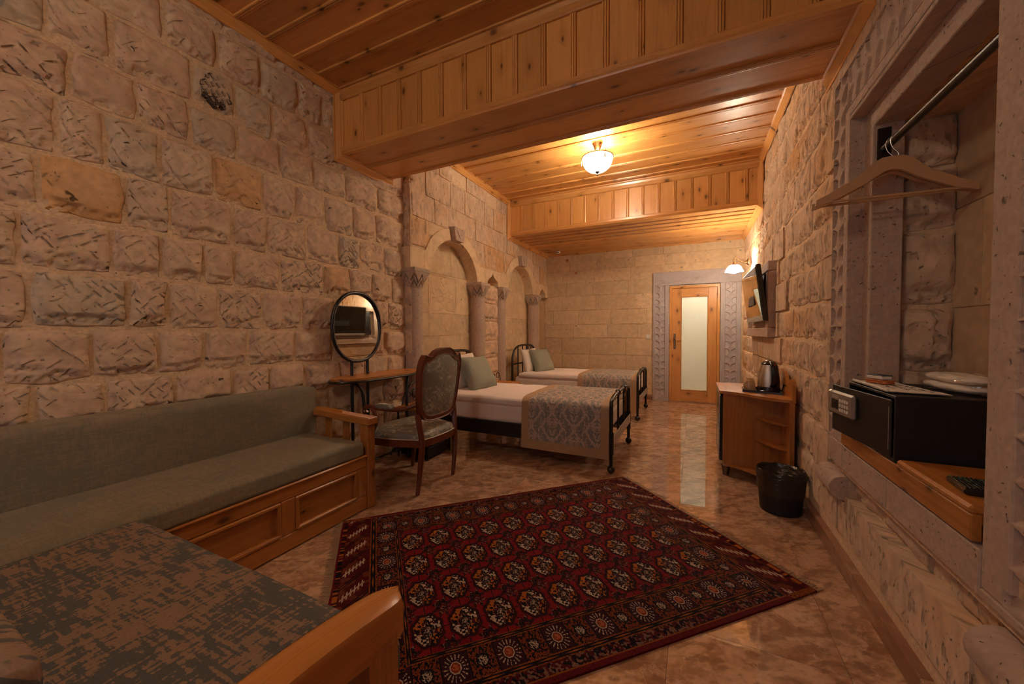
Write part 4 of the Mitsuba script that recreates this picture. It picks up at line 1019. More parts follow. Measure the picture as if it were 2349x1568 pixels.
def runner(yn, yfar, x0, lab, seed):
    k = thing('bed_runner', lab, 'bed runner')
    W_, zt, zb = .84, .612, .125
    path = [(yn - .028, zb), (yn - .026, .30), (yn - .022, .50), (yn - .012, .57), (yn + .03, .606), (yn + .12, .616), ((yn+yfar)/2, .618), (yfar - .1, .616), (yfar - .02, .60), (yfar + .016, .56), (yfar + .024, .50), (yfar + .026, .16)]
    p = np.array([(0, a, b) for a, b in path]); from scipy.interpolate import PchipInterpolator
    sl = np.r_[0, np.cumsum(np.linalg.norm(np.diff(p, axis=0), axis=1))]; ss = np.linspace(0, sl[-1], 110)
    yy, zz = PchipInterpolator(sl, p[:, 1])(ss), PchipInterpolator(sl, p[:, 2])(ss)
    xx = np.linspace(0, W_, 40); Xg, Sg = np.meshgrid(xx, ss, indexing='ij')
    Yg, Zg = np.broadcast_to(yy, Xg.shape).copy(), np.broadcast_to(zz, Xg.shape).copy()
    w = (meshkit.fbm(np.stack([Xg*3, Sg*2.2, 0*Xg + seed], -1), 3, seed) - .5)
    front = Sg < .45
    Yg -= np.where(front, .02*w*(1 - Sg/.5) + .0, 0); Zg += np.where(front, .02*(Xg - .4)*(1 - Sg/.5)*-.6, .014*w)
    Pn = np.stack([x0 + Xg, Yg, Zg], -1)
    a, b = thick(Pn, .006); A_, B_ = grid(a), grid(b); B_.invert()
    uv = np.stack([Xg, Sg], -1).reshape(-1, 2)
    if A_.face_normals[np.argmax(A_.triangles_center[:, 2])][2] < 0: A_.invert(); B_.invert()
    add(k, 'cloth', cat(A_, B_), 'damask', True, uv=np.vstack([uv, uv]))
bed(3.335, 4.325, -2.63, -.645, 'near single bed with black tubular metal frame and white bedding', 11)
bed(5.47, 6.46, -2.63, -.695, 'far single bed with black tubular metal frame beside the back wall', 23)
runner(3.345, 4.315, -1.50, 'taupe and grey damask runner over the foot of the near bed', 3)
runner(5.48, 6.45, -1.55, 'taupe and grey damask runner over the foot of the far bed', 8)
def put_pillow(name, lab, cat_, w, h, th, c, lean, turn, m, seed, roll=0.0):
    k = thing(name, lab, cat_)
    g = pillow(w, h, th, seed)
    ez = np.array([math.cos(lean)*math.cos(turn), math.cos(lean)*math.sin(turn), math.sin(lean)])      # faces +x, leaning back
    ex = np.array([-math.sin(turn), math.cos(turn), 0]); ey = np.cross(ez, ex)
    ex2 = ex*math.cos(roll) + ey*math.sin(roll); ey2 = ey*math.cos(roll) - ex*math.sin(roll)
    add(k, 'cover', place(g, c, ex2, ey2, ez), m, True)
put_pillow('pillow', 'white pillow propped behind the green cushion on the near bed', 'pillow', .62, .44, .14, (-2.50, 3.86, .78), .35, 0, 'pillow_white', 2)
put_pillow('pillow', 'white pillow leaning on the headboard of the far bed', 'pillow', .62, .42, .14, (-2.49, 5.92, .76), .30, 0, 'pillow_white', 4)
put_pillow('cushion', 'sage green square cushion on the near bed', 'cushion', .48, .45, .19, (-2.29, 3.83, .76), .50, -.15, 'pillow_green', 5)
put_pillow('cushion', 'sage green square cushion on the far bed', 'cushion', .46, .44, .18, (-2.30, 5.93, .755), .42, -.3, 'pillow_green', 6)

# ---- bedside tables
def nightstand(x0, x1, y0, y1, lab):
    t = thing('bedside_table', lab, 'bedside table')
    for z0, z1, n in ((.472, .50, 'top'), (.155, .18, 'shelf')): add(t, n, rbox(x0, x1, y0, y1, z0, z1, .006), 'wood', False, uvc=wd(1, 1, .75))
    for x in (x0 + .015, x1 - .015):
        for y in (y0 + .015, y1 - .015): add(t, 'leg', rbox(x - .0075, x + .0075, y - .0075, y + .0075, 0, .472, .002), 'black_metal', False)
    for y in (y0 + .015, y1 - .015): add(t, 'stretcher', rbox(x0 + .015, x1 - .015, y - .006, y + .006, .13, .148, .002), 'black_metal', False)
    add(t, 'drawer', rbox(x0 + .03, x1 - .012, y0 + .03, y1 - .03, .02, .125, .004), 'matte_black', False)
    for sg, yy in ((1, y0 + .06), (-1, y1 - .06)):
        sc = [(x0 + .03, yy + sg*(.075 - .075*math.cos(q)*(1 - q/9)) , .50 + .005 + .13*math.sin(min(q, math.pi/2)) if q < math.pi/2 else .505 + .085 + .045*math.sin(q)*(1 - q/14)) for q in np.linspace(0, 6.2, 26)]
        add(t, 'scroll', tube(np.array(sc), .006, 8), 'black_metal', 40)
nightstand(-2.70, -2.30, 2.90, 3.29, 'bedside table of black metal and pine between the armchair and the near bed')
nightstand(-2.69, -2.34, 4.74, 5.16, 'bedside table of black metal and pine between the two beds')

# ---- dressing table with oval mirror
dt = thing('dressing_table', 'dressing table with a narrow pine top and an oval mirror on black metal legs', 'dressing table')
poly = Polygon([(-2.64 + .175*math.copysign(abs(math.cos(q))**.8, math.cos(q)), 2.625 + .50*math.copysign(abs(math.sin(q))**.9, math.sin(q))) for q in np.linspace(0, 2*np.pi, 60)[:-1]])
add(dt, 'top', prism(poly, .845, .866, 'xy'), 'wood', 30, uvc=wd(1, 1, .85))
rim = np.array([(x, y, .838) for x, y in poly.buffer(.008).exterior.coords[:-1]])
add(dt, 'rim', tube(rim, .011, 8, closed=True), 'black_metal', 40)
XM = -2.70
for y in (2.365, 2.54): add(dt, 'mirror_post', tube([(XM, y, 0.02), (XM, y, 1.02)], .013, 10), 'black_metal', 40)
el = [(XM + .006, 2.43 + .262*math.copysign(abs(math.cos(q))**.92, math.cos(q)), 1.295 + .302*math.copysign(abs(math.sin(q))**.92, math.sin(q))) for q in np.linspace(0, 2*np.pi, 72)[:-1]]
mf = add(dt, 'mirror_frame', tube(np.array(el), .016, 10, closed=True), 'black_metal', 40)
mp = Polygon([(y, z) for _, y, z in el])
mgm = prism(mp, XM - .004, XM + .004, 'yz'); mgm.apply_transform(trimesh.transformations.rotation_matrix(math.radians(-1.4), (0, 1, 0), (XM, 2.43, 1.295)))
add(dt, 'mirror_glass', mgm, 'mirror_glass', False, label='oval mirror glass')
for sg, yy in ((-1, 2.30), (1, 2.88)):
    leg = spline([(-2.60, yy + sg*.14, .835), (-2.56, yy + sg*.06, .83), (-2.53, yy + sg*.0, .78), (-2.52, yy - sg*.02, .70), (-2.52, yy - sg*.02, .4), (-2.53, yy, .02)], 30)
    add(dt, 'leg', tube(leg, .013, 10), 'black_metal', 40)
for yy in (2.30, 2.88):
    add(dt, 'foot_bar', tube(spline([(-2.76, yy, .012), (-2.64, yy, .09), (-2.52, yy, .06), (-2.40, yy, .012)], 16), .011, 8), 'black_metal', 40)
add(dt, 'cross_bar', tube(spline([(-2.55, 2.30, .09), (-2.53, 2.625, .13), (-2.55, 2.88, .09)], 14), .010, 8), 'black_metal', 40)
add(dt, 'scroll', tube(np.array([(-2.53, 2.94 + .09*(1 - q/8)*math.sin(q) + .05, .66 + .09*(1 - q/8)*math.cos(q)) for q in np.linspace(-1.2, 6.4, 30)]), .008, 8), 'black_metal', 40)

# ---- armchair
ac = thing('armchair', 'carved mahogany armchair with worn grey-green velvet, its back to the room', 'armchair')
YA = 2.49
def back_pt(s, z, off=0.0):       # the back plane leans away from the seat
    x = -1.875 + (z - .55)*.115 - .10*(s/.3)**2*.25 - off
    return (x, YA + s, z)
def wood2(n, m, ax=2, sm=30, parent=None): return add(parent or ac, n, m, 'wood', sm, uvc=wd(ax, 2, .6))
half = [(0, 1.125), (.06, 1.122), (.11, 1.105), (.145, 1.080), (.168, 1.062), (.20, 1.068), (.228, 1.075), (.255, 1.03), (.265, .97), (.262, .90), (.255, .80), (.243, .70), (.225, .62), (.19, .575), (.12, .553), (0, .548)]
inn = [(0, 1.062), (.05, 1.060), (.095, 1.045), (.13, 1.022), (.155, 1.008), (.185, 1.004), (.203, .985), (.212, .95), (.212, .90), (.206, .80), (.196, .72), (.178, .66), (.145, .62), (.09, .603), (0, .60)]
full = lambda h: h + [(-a, b) for a, b in h[::-1][1:-1]]
inn = [(a*1.115, .82 + (b - .82)*1.06) for a, b in inn]
outer, inner = Polygon(full(half)), Polygon(full(inn))
def bent(poly, d0, d1):
    m = trimesh.creation.extrude_polygon(poly, d1 - d0, engine='earcut')
    m = m.subdivide_to_size(.06)
    v = m.vertices; nv = np.array([back_pt(a, b, c + d0) for a, b, c in v]); q = trimesh.Trimesh(nv, m.faces, process=False); q.fix_normals(); return q
wood2('back_frame', bent(outer.difference(inner.buffer(-.004)), -.020, .022))
wood2('back_moulding', tube(np.array([back_pt(a, b, -.021) for a, b in full([(a*.985, .82 + (b - .82)*.985) for a, b in half])]), .007, 6, closed=True))
n = 40; pad = []
gu = np.linspace(0, 2*np.pi, 72)[:-1]
bd = np.array(inner.exterior.coords[:-1]); bl = np.r_[0, np.cumsum(np.linalg.norm(np.diff(np.vstack([bd, bd[:1]]), axis=0), axis=1))]
res = np.array([[np.interp(q, bl, np.r_[bd[:, k], bd[0, k]]) for k in range(2)] for q in np.linspace(0, bl[-1], 81)[:-1]])
cen = np.array([0, .82])
for side, nm in ((-1, 'back_pad'), (1, 'front_pad')):
    P3 = []
    for q in res:
        P3.append([back_pt(*(cen + (q - cen)*r), side*(.012 + .022*(1 - r**3.0))) for r in (0.02, .25, .5, .7, .85, .94, 1.0)])
    g = grid(np.array(P3), True); 
    if (g.face_normals.mean(0)[0] > 0) != (side < 0): g.invert()
    add(ac, nm, g, 'chair_velvet', 50, label='worn grey-green velvet back panel')
add(ac, 'nail_trim', tube(np.array([back_pt(q[0], q[1], -.016) for q in res]), .0045, 6, closed=True), 'nail_trim', 40, label='pale gimp braid')
# seat
seat_poly = Polygon([(-1.865, YA - .215), (-1.845, YA - .12), (-1.84, YA), (-1.845, YA + .12), (-1.865, YA + .215), (-2.1, YA + .285), (-2.30, YA + .305), (-2.37, YA + .25), (-2.40, YA), (-2.37, YA - .25), (-2.30, YA - .305), (-2.1, YA - .285)]).buffer(.02).buffer(-.01)
wood2('seat_rail', prism(seat_poly, .365, .415, 'xy'), 1)
sp = np.array(seat_poly.buffer(-.006).exterior.coords[:-1]); sc_ = np.array([-2.11, YA])
P3 = [[(*(sc_ + (q - sc_)*r), .415 + zz) for r, zz in ((1.0, 0), (1.0, .02), (.985, .040), (.94, .055), (.8, .068), (.5, .078), (.02, .082))] for q in sp]
g = grid(np.array(P3), True); g.fix_normals(); 
if g.face_normals[-1][2] < 0: g.invert()
add(ac, 'seat', g, 'chair_velvet', 60, label='worn grey-green velvet seat')
add(ac, 'nail_trim', tube(np.array([(a, b, .424) for a, b in seat_poly.exterior.coords[:-1]]), .0045, 6, closed=True), 'nail_trim', 40)
for sgn in (-1, 1):
    # rear leg running up into the back stile
    leg = spline([(-1.895, YA + sgn*.235, 0), (-1.875, YA + sgn*.23, .15), (-1.862, YA + sgn*.222, .32), (-1.862, YA + sgn*.218, .42), (-1.868, YA + sgn*.225, .50), back_pt(sgn*.236, .62)], 26)
    wood2('rear_leg', tube(leg, np.r_[np.linspace(.016, .024, 14), np.linspace(.024, .022, 12)], 8))
    fl_ = spline([(-2.36, YA + sgn*.255, 0), (-2.345, YA + sgn*.255, .12), (-2.335, YA + sgn*.265, .28), (-2.33, YA + sgn*.27, .37)], 18)
    wood2('front_leg', tube(fl_, np.linspace(.015, .029, 18), 8))
    arm = spline([back_pt(sgn*.25, .70, .01), (-1.96, YA + sgn*.285, .672), (-2.10, YA + sgn*.305, .655), (-2.25, YA + sgn*.31, .662), (-2.34, YA + sgn*.305, .655), (-2.368, YA + sgn*.303, .632), (-2.355, YA + sgn*.303, .612), (-2.335, YA + sgn*.303, .622)], 40)
    wood2('arm', tube(arm, np.r_[np.full(30, .018), np.linspace(.018, .013, 10)], 8), 0)
    sup = spline([(-2.27, YA + sgn*.308, .65), (-2.235, YA + sgn*.312, .60), (-2.24, YA + sgn*.305, .54), (-2.275, YA + sgn*.30, .48), (-2.27, YA + sgn*.292, .40)], 22)
    wood2('arm_support', tube(sup, .018, 8))
    padm = trimesh.creation.icosphere(subdivisions=3); v = padm.vertices; v = np.sign(v)*np.abs(v)**.75*np.array([.10, .031, .022]) + np.array([-2.14, YA + sgn*.307, .678])
    add(ac, 'arm_pad', trimesh.Trimesh(v, padm.faces, process=False), 'chair_velvet', True, label='velvet arm pad')

# ---- ceiling lamps
def ceiling_lamp(x, y, lab, k_=1.0):
    t = thing('ceiling_lamp', lab, 'ceiling lamp')
    add(t, 'canopy', lathe([(0, ZC), (.055, ZC - .002), (.057, ZC - .018), (.045, ZC - .04), (.03, ZC - .085), (.02, ZC - .105), (.012, ZC - .12), (.012, ZC - .16), (0, ZC - .16)], 20, (x, y, 0)), 'bronze', 30, label='fluted bronze canopy')
    zr_ = ZC - .175; R = .165
    q = np.linspace(0, 1, 16)
    prof = [(R*math.cos(a*math.pi/2)**.8 if a < 1 else 0.012, zr_ - .155*math.sin(a*math.pi/2)) for a in q]
    g = lathe(prof, 40, (x, y, 0)); g.fix_normals()
    if (g.triangles_center[0] - np.array([x, y, zr_])) @ g.face_normals[0] < 0: g.invert()
    add(t, 'glass_bowl', g, 'lamp_glass', True, emitter=WARM(BOWL_POWER*k_), label='glowing cream glass bowl')
    add(t, 'rim', tube(np.array([(x + (R + .002)*math.cos(a), y + (R + .002)*math.sin(a), zr_ + .002) for a in np.linspace(0, 2*np.pi, 49)[:-1]]), .007, 8, closed=True), 'bronze', 40)
    add(t, 'finial', lathe([(0, zr_ - .135), (.032, zr_ - .14), (.03, zr_ - .15), (.012, zr_ - .168), (.006, zr_ - .176), (.010, zr_ - .184), (.006, zr_ - .192), (0, zr_ - .194)], 16, (x, y, 0)), 'dark_bronze', 30)
    for k in range(3):
        a = k*2*math.pi/3 - .9; c, s = math.cos(a), math.sin(a)
        add(t, 'arm', tube(spline([(x + .01*c, y + .01*s, ZC - .15), (x + .09*c, y + .09*s, ZC - .135), (x + .165*c, y + .165*s, zr_ + .004)], 12), .005, 6), 'bronze', 40)
        add(t, 'loop', tube(np.array([(x + (R + .012*0)*c - s*.02*math.cos(u), y + R*s + c*.02*math.cos(u), zr_ + .004 + .024*math.sin(u)) for u in np.linspace(0, math.pi, 12)]), .004, 6), 'bronze', 40)
        add(t, 'drop', lathe([(0, zr_), (.003, zr_ - .005), (.003, zr_ - .03), (.009, zr_ - .055), (.005, zr_ - .068), (0, zr_ - .07)], 10, (x + (R + .012)*c, y + (R + .012)*s, 0)), 'bronze', 30)
        b = ball((x + .06*c, y + .06*s, zr_ + .012), .03, 2)
        add(t, 'bulb', b, 'lamp_glass', True, emitter=WARM(BULB_POWER*k_), label='lit bulb')
ceiling_lamp(-.975, 4.22, 'bronze ceiling lamp with a glowing cream glass bowl in the middle bay of the ceiling')
ceiling_lamp(-1.0, -.35, 'twin of the bowl ceiling lamp, hanging over the sofa corner behind the camera', .7)

# ---- wall sconce
sc = thing('wall_sconce', 'bronze wall lamp with a glowing frosted shade above the television', 'wall lamp')
sx, sy, sz = .50, 6.08, 2.13
add(sc, 'wall_plate', tf(lathe([(0, 0), (.05, 0), (.05, .012), (.03, .022), (.018, .04), (0, .042)], 20), -math.pi/2, (.705, 6.38, 2.24), (0, 1, 0)), 'bronze', 30)
add(sc, 'arm', tube(spline([(.69, 6.38, 2.24), (.62, 6.30, 2.225), (.56, 6.2, 2.25), (.515, 6.10, 2.265), (sx, sy, 2.235), (sx, sy, 2.19)], 22), .008, 8), 'bronze', 40)
add(sc, 'holder', lathe([(0, 2.21), (.016, 2.205), (.02, 2.18), (.036, 2.165), (.038, 2.155), (0, 2.155)], 16, (sx, sy, 0)), 'bronze', 30)
n = 48; a = np.arange(n)*2*np.pi/n
P3 = np.stack([np.stack([sx + (r + w*np.cos(8*a))*np.cos(a), sy + (r + w*np.cos(8*a))*np.sin(a), np.full(n, z) + w*.6*np.cos(8*a)], -1) for r, z, w in ((.03, 2.165, 0), (.06, 2.155, .0), (.085, 2.125, .002), (.098, 2.09, .004), (.108, 2.065, .008))], 1)
g = grid(P3, True); g.fix_normals()
if (g.triangles_center[3] - np.array([sx, sy, 2.1])) @ g.face_normals[3] < 0: g.invert()
add(sc, 'shade', g, 'lamp_glass', True, emitter=WARM(SCONCE_POWER*.32), label='frosted bell-shaped glass shade')
add(sc, 'bulb', ball((sx, sy, 2.075), .036, 2), 'lamp_glass', True, emitter=WARM(SCONCE_POWER), label='lit bulb')

# ---- television on the wall
tv = thing('television', 'flat black television tilted forward on the framed stone panel of the right wall', 'television')
y0, y1 = 4.41, 5.60
o = np.array([.615, 0, 1.345]); e = np.array([-.073, 0, .56]); Lh = np.linalg.norm(e); e /= Lh; nrm = np.array([-e[2], 0, e[0]])   # nrm faces the room
def tvbox(ya, yb, h0, h1, d0, d1, r=.004): return place(rbox(d0, d1, ya, yb, h0, h1, r), o, nrm, (0, 1, 0), e)
add(tv, 'case', tvbox(y0, y1, 0, Lh, -.045, .0, .008), 'black_plastic', False)
add(tv, 'screen', tvbox(y0 + .02, y1 - .02, .06, Lh - .02, .0, .003, .001), 'screen_black', False, label='glossy dark screen')
add(tv, 'bezel', tvbox(y0 + .004, y1 - .004, .006, .045, .0, .004, .001), 'grey_plate', False, label='silver lower bezel strip')
add(tv, 'wall_bracket', rbox(.575, .698, 4.75, 5.2, 1.52, 1.80, .01), 'matte_black', False)
add(tv, 'rear_housing', rbox(.645, .698, 4.62, 5.80, 1.36, 1.83, .008), 'matte_black', False)

# ---- switch, socket, detector
sw = thing('light_switch', 'white square light switch on the back wall left of the door', 'light switch')
add(sw, 'plate', rbox(-.785, -.705, YB - .012, YB + .004, 1.105, 1.185, .005), 'white_plastic', False); add(sw, 'rocker', rbox(-.77, -.72, YB - .017, YB - .010, 1.12, 1.17, .003), 'white_plastic', False)
so = thing('power_socket', 'white power socket on the stone pier between the beds', 'socket')
add(so, 'plate', rbox(XLB - .02, XLB + .014, 4.70, 4.78, .765, .845, .004), 'white_plastic', False)
add(so, 'outlet', tf(lathe([(.024, 0), (.024, .004), (.02, .004), (.019, -.008), (0, -.008)], 20), math.pi/2, (XLB + .014, 4.74, .805), (0, 1, 0)), 'grey_plate', 30)
sd = thing('smoke_detector', 'small white detector on the far ceiling boards', 'smoke detector')
add(sd, 'base', lathe([(0, ZB - .005), (.05, ZB - .005), (.05, ZB - .02), (.042, ZB - .035), (.02, ZB - .045), (0, ZB - .046)], 24, (-2.37, 6.98, 0)), 'white_plastic', 30)
for k in range(3): add(sd, 'vent', rbox(-2.40 + .025*k, -2.385 + .025*k, 6.925, 6.94, ZB - .034, ZB - .024, .002), 'matte_black', False)

# ---- drinks cabinet with open corner shelves
cb = thing('drinks_cabinet', 'pine cabinet with curved open shelves against the right wall, kettle on top', 'cabinet')
def cw(n, m, ax=2, tone=.5, parent=None, sm=False): return add(parent or cb, n, m, 'wood', sm, uvc=wd(ax, 1, tone))
ZT = .735
cw('side_panel', rbox(.235, .665, 3.70, 3.722, .085, ZT - .022, .003), 2, .55)
cw('side_panel', rbox(.235, .665, 4.24, 4.262, .085, ZT - .022, .003), 2)
cw('floor_panel', rbox(.235, .665, 3.722, 4.24, .085, .105, .003), 0)
cw('back_panel', rbox(.645, .68, 3.39, 4.26, .06, ZT - .02, .004), 2, .45)
edge = spline([(.225, 3.675), (.30, 3.655), (.40, 3.58), (.50, 3.47), (.58, 3.415), (.685, 3.40)], 24)
topp = Polygon([(.205, 3.69)] + [tuple(q) for q in edge] + [(.685, 4.29), (.205, 4.29)])
cw('top', prism(topp, ZT - .022, ZT, 'xy'), 1, .8)
def shelf(z, s=1.0):
    ed = spline([(.47, 3.70), (.52, 3.60), (.58, 3.50), (.65, 3.455)], 14)
    return prism(Polygon([tuple(q) for q in ed] + [(.65, 3.70)]), z, z + .018, 'xy')
for z in (.52, .335): cw('shelf', shelf(z), 0, .75)
bot = Polygon([(.235, 3.70)] + [tuple(q) for q in spline([(.235, 3.70), (.40, 3.62), (.52, 3.50), (.66, 3.43)], 14)[1:]] + [(.66, 3.70)])
cw('bottom_shelf', prism(bot, .085, .105, 'xy'), 0, .6)
bsp = Polygon([(3.395, ZT), (3.395, .845), (3.41, .872), (3.44, .885), (3.475, .878), (3.52, .850), (3.58, .848), (3.64, .885), (3.72, .92), (3.84, .93), (3.97, .92), (4.05, .885), (4.12, .848), (4.2, .86), (4.26, .84), (4.26, ZT)])
cw('backsplash', prism(bsp, .66, .683, 'yz'), 1, .75)
for x, y in ((.262, 3.735), (.262, 4.225), (.63, 4.225), (.63, 3.735)):
    add(cb, 'foot', lathe([(0, 0), (.022, 0), (.026, .03), (.034, .085), (0, .085)], 14, (x, y, 0)), 'dark_bronze', 30)
fr_ = thing('mini_fridge', 'black mini fridge inside the pine cabinet, its door edge facing left', 'fridge')
add(fr_, 'body', rbox(.26, .63, 3.73, 4.23, .11, ZT - .05, .006), 'matte_black', False)
add(fr_, 'door', rbox(.212, .252, 3.728, 4.235, .12, ZT - .045, .006), 'black_plastic', False)
add(fr_, 'door_edge', rbox(.205, .213, 3.735, 3.75, .13, ZT - .055, .002), 'steel', False, label='bright metal door edge')

tr = thing('tray', 'dark wooden tray under the kettle and mug', 'tray')
tp = np.array([(.40, 3.95), (.375, 3.70), (.64, 3.62), (.655, 3.93)])
tpoly = Polygon(tp)
add(tr, 'base', prism(tpoly, ZT + .001, ZT + .007, 'xy'), 'black_plastic', False)
add(tr, 'rim', prism(tpoly.difference(tpoly.buffer(-.012)), ZT + .006, ZT + .019, 'xy'), 'black_plastic', False)
kt = thing('kettle', 'stainless steel electric kettle with black handle and red switch on the tray', 'kettle')
kx, ky, kz = .57, 3.78, ZT + .007
add(kt, 'base', lathe([(0, kz), (.085, kz), (.087, kz + .008), (.082, kz + .014), (.08, kz + .042), (0, kz + .042)], 36, (kx, ky, 0)), 'black_plastic', 30)
add(kt, 'body', lathe([(.079, kz + .042), (.080, kz + .06), (.078, kz + .10), (.072, kz + .15), (.062, kz + .195), (.052, kz + .225), (0, kz + .226)], 40, (kx, ky, 0)), 'steel', 40, label='brushed steel body')
add(kt, 'lid', lathe([(.053, kz + .222), (.054, kz + .232), (.042, kz + .248), (.02, kz + .257), (0, kz + .258)], 30, (kx, ky, 0)), 'black_plastic', 40)
hd = np.array([.28, -.96, 0]); hd /= np.linalg.norm(hd)
hp = [np.array([kx, ky, kz]) + hd*r + np.array([0, 0, z]) for r, z in ((.045, .240), (.075, .232), (.098, .205), (.106, .16), (.104, .11), (.096, .07), (.078, .05))]
sdv = np.array([-hd[1], hd[0], 0])
hh = spline(hp, 30); P3 = []
tang = np.gradient(hh, axis=0); tang /= np.linalg.norm(tang, axis=1, keepdims=True)
for c, t_ in zip(hh, tang):
    nn = np.cross(t_, sdv); P3.append([c + sdv*.026*math.cos(q) + nn*.013*math.sin(q) for q in np.linspace(0, 2*np.pi, 15)])
g = grid(np.array(P3)); add(kt, 'handle', g, 'black_plastic', True)
add(kt, 'switch', ball(np.array([kx, ky, kz]) + hd*.088 + np.array([0, 0, .222]), .013, 2), 'red_plastic', True, label='red switch')
add(kt, 'cord', tube(spline([(kx + .07, ky - .03, kz + .012), (kx + .085, ky - .05, kz + .02), (kx + .086, ky - .10, kz + .065), (kx + .088, ky - .16, kz + .075), (kx + .091, ky - .19, kz + .072)], 20), .004, 8), 'black_plastic', 40)
mg = thing('mug', 'tan ceramic mug standing upside down on the tray', 'mug')
mx, my = .435, 3.80
add(mg, 'cup', lathe([(.043, kz), (.047, kz), (.047, kz + .02), (.044, kz + .06), (.036, kz + .088), (.030, kz + .092), (.030, kz + .099), (.026, kz + .099), (.025, kz + .094), (0, kz + .094)], 32, (mx, my, 0)), 'ceramic', 40)
add(mg, 'handle', tube(spline([(mx - .024, my - .036, kz + .02), (mx - .036, my - .055, kz + .025), (mx - .042, my - .064, kz + .045), (mx - .036, my - .056, kz + .067), (mx - .023, my - .034, kz + .07)], 20), .006, 8), 'ceramic', 40)
for k, (c, lab) in enumerate((('orange_card', 'orange sachet on the tray behind the mug'), ('white_plastic', 'cream sachet on the tray behind the mug'))):
    s_ = thing('sachet', lab, 'sachet'); add(s_, 'packet', tf(cushion(-.03, .03, -.02, .02, 0, .008, .004, .003, 2, 0), .4 + k, (.42 - .01*k, 3.885 + .028*k, kz + .001 + .009*k)), c, 40)

# ---- waste bin
wb_ = thing('waste_bin', 'black waste bin with a crumpled dark bin liner beside the cabinet', 'bin')
bx, by = .555, 3.15
add(wb_, 'tub', lathe([(0, 0), (.118, 0), (.122, .01), (.140, .27), (.144, .275), (.138, .275), (.118, .02), (0, .018)], 36, (bx, by, 0)), 'matte_black', 40)
n = 72; a = np.arange(n)*2*np.pi/n; rows_ = [(.134, .285 - .16), (.140, .285 - .13), (.142, .20), (.145, .24), (.147, .272), (.143, .287), (.134, .284), (.120, .25), (.095, .21), (.055, .195), (.004, .20)]
P3 = []
for k, (r, z) in enumerate(rows_):
    q = np.stack([np.cos(a)*3, np.sin(a)*3, np.full(n, k*.7)], -1); nz = meshkit.fbm(q, 3, 4) - .5; nz2 = meshkit.fbm(q*3.3, 2, 9) - .5
    amp = .008 if k < 6 else .03
    P3.append(np.stack([bx + (r + amp*nz + .006*nz2)*np.cos(a), by + (r + amp*nz + .006*nz2)*np.sin(a), z + (.012 if k < 6 else .05)*nz + .02*nz2*(k > 6)], -1))
add(wb_, 'bin_liner', grid(np.array(P3).transpose(1, 0, 2), True), 'black_film', 25, label='crumpled dark plastic bin liner')

# ---- closet recess: shelf, rod, hangers, safe and what lies on it
cs = thing('closet_shelf', 'pine shelf with a raised lip across the stone closet recess', 'shelf')
cwd = lambda n, m, tone=.6: add(cs, n, m, 'wood', False, uvc=wd(1, 1, tone))
cwd('board', rbox(.715, 1.08, 1.45, 2.37, .715, .742, .003), .55)
cwd('front_lip', rbox(.690, .716, 1.468, 2.475, .668, .744, .004), .5)
cwd('upper_board', rbox(.687, 1.07, 1.465, 1.885, .7425, .768, .008), .7)
rd = thing('clothes_rail', 'black metal clothes rail across the top of the closet recess', 'clothes rail')
add(rd, 'rail', tube([(.80, 1.445, 2.10), (.80, 2.39, 2.10)], .016, 14), 'black_metal', 40)
add(rd, 'bracket', rbox(.775, .825, 2.377, 2.3855, 2.0, 2.20, .003), 'black_metal', False); add(rd, 'bracket', rbox(.775, .825, 1.44, 1.452, 2.04, 2.17, .003), 'black_metal', False)
def hanger(yc, lab, twist):
    t = thing('coat_hanger', lab, 'coat hanger')
    zt = 1.985
    sh = [(-.27, -.150), (-.268, -.128), (-.22, -.105), (-.12, -.045), (-.06, .012), (-.035, .026), (0, .028), (.035, .026), (.06, .012), (.12, -.045), (.22, -.105), (.268, -.128), (.27, -.150), (.20, -.128), (.10, -.075), (.03, -.028), (0, -.02), (-.03, -.028), (-.10, -.075), (-.20, -.128)]
    g = Polygon(sh).buffer(.004)
    M = lambda m: place(m, (.785, yc, zt), (math.cos(twist), math.sin(twist), 0), (-math.sin(twist), math.cos(twist), 0), (0, 0, 1))
    add(t, 'shoulder', M(prism(g, -.007, .007, 'xz')), 'hanger_wood', False, uvc=wd(0, 1, .95))
    add(t, 'trouser_bar', M(tube([(-.255, 0, -.138), (.255, 0, -.138)], .006, 8)), 'hanger_wood', 40, uvc=wd(0, 1, .95))
    hk = [(0.0, 0, .02), (.0, 0, .05), (-.012, 0, .065), (-.022, 0, .09), (-.02, 0, .118), (-.002, 0, .135), (.016, 0, .130), (.026, 0, .115)]
    add(t, 'hook', M(tube(spline([(x + .015, y, z) for x, y, z in hk], 24), .0018, 6)), 'steel', 40)
hanger(2.25, 'wooden coat hanger nearest the camera on the black clothes rail', .05)
hanger(2.295, 'second wooden coat hanger close behind the first on the clothes rail', -.03)
sf = thing('safe', 'black electronic room safe with an open keypad door on the closet shelf', 'safe')
SX, SY0, SY1, SZ0, SZ1 = .69, 1.905, 2.38, .746, 1.0
shell = [rbox(SX, 1.06, SY0, SY1, SZ0, SZ0 + .012, .002), rbox(SX, 1.06, SY0, SY1, SZ1 - .012, SZ1, .002), rbox(SX, 1.06, SY0, SY0 + .012, SZ0, SZ1, .002), rbox(SX, 1.06, SY1 - .012, SY1, SZ0, SZ1, .002), rbox(1.045, 1.06, SY0, SY1, SZ0, SZ1, .002)]
add(sf, 'body', cat(*shell), 'matte_black', False)
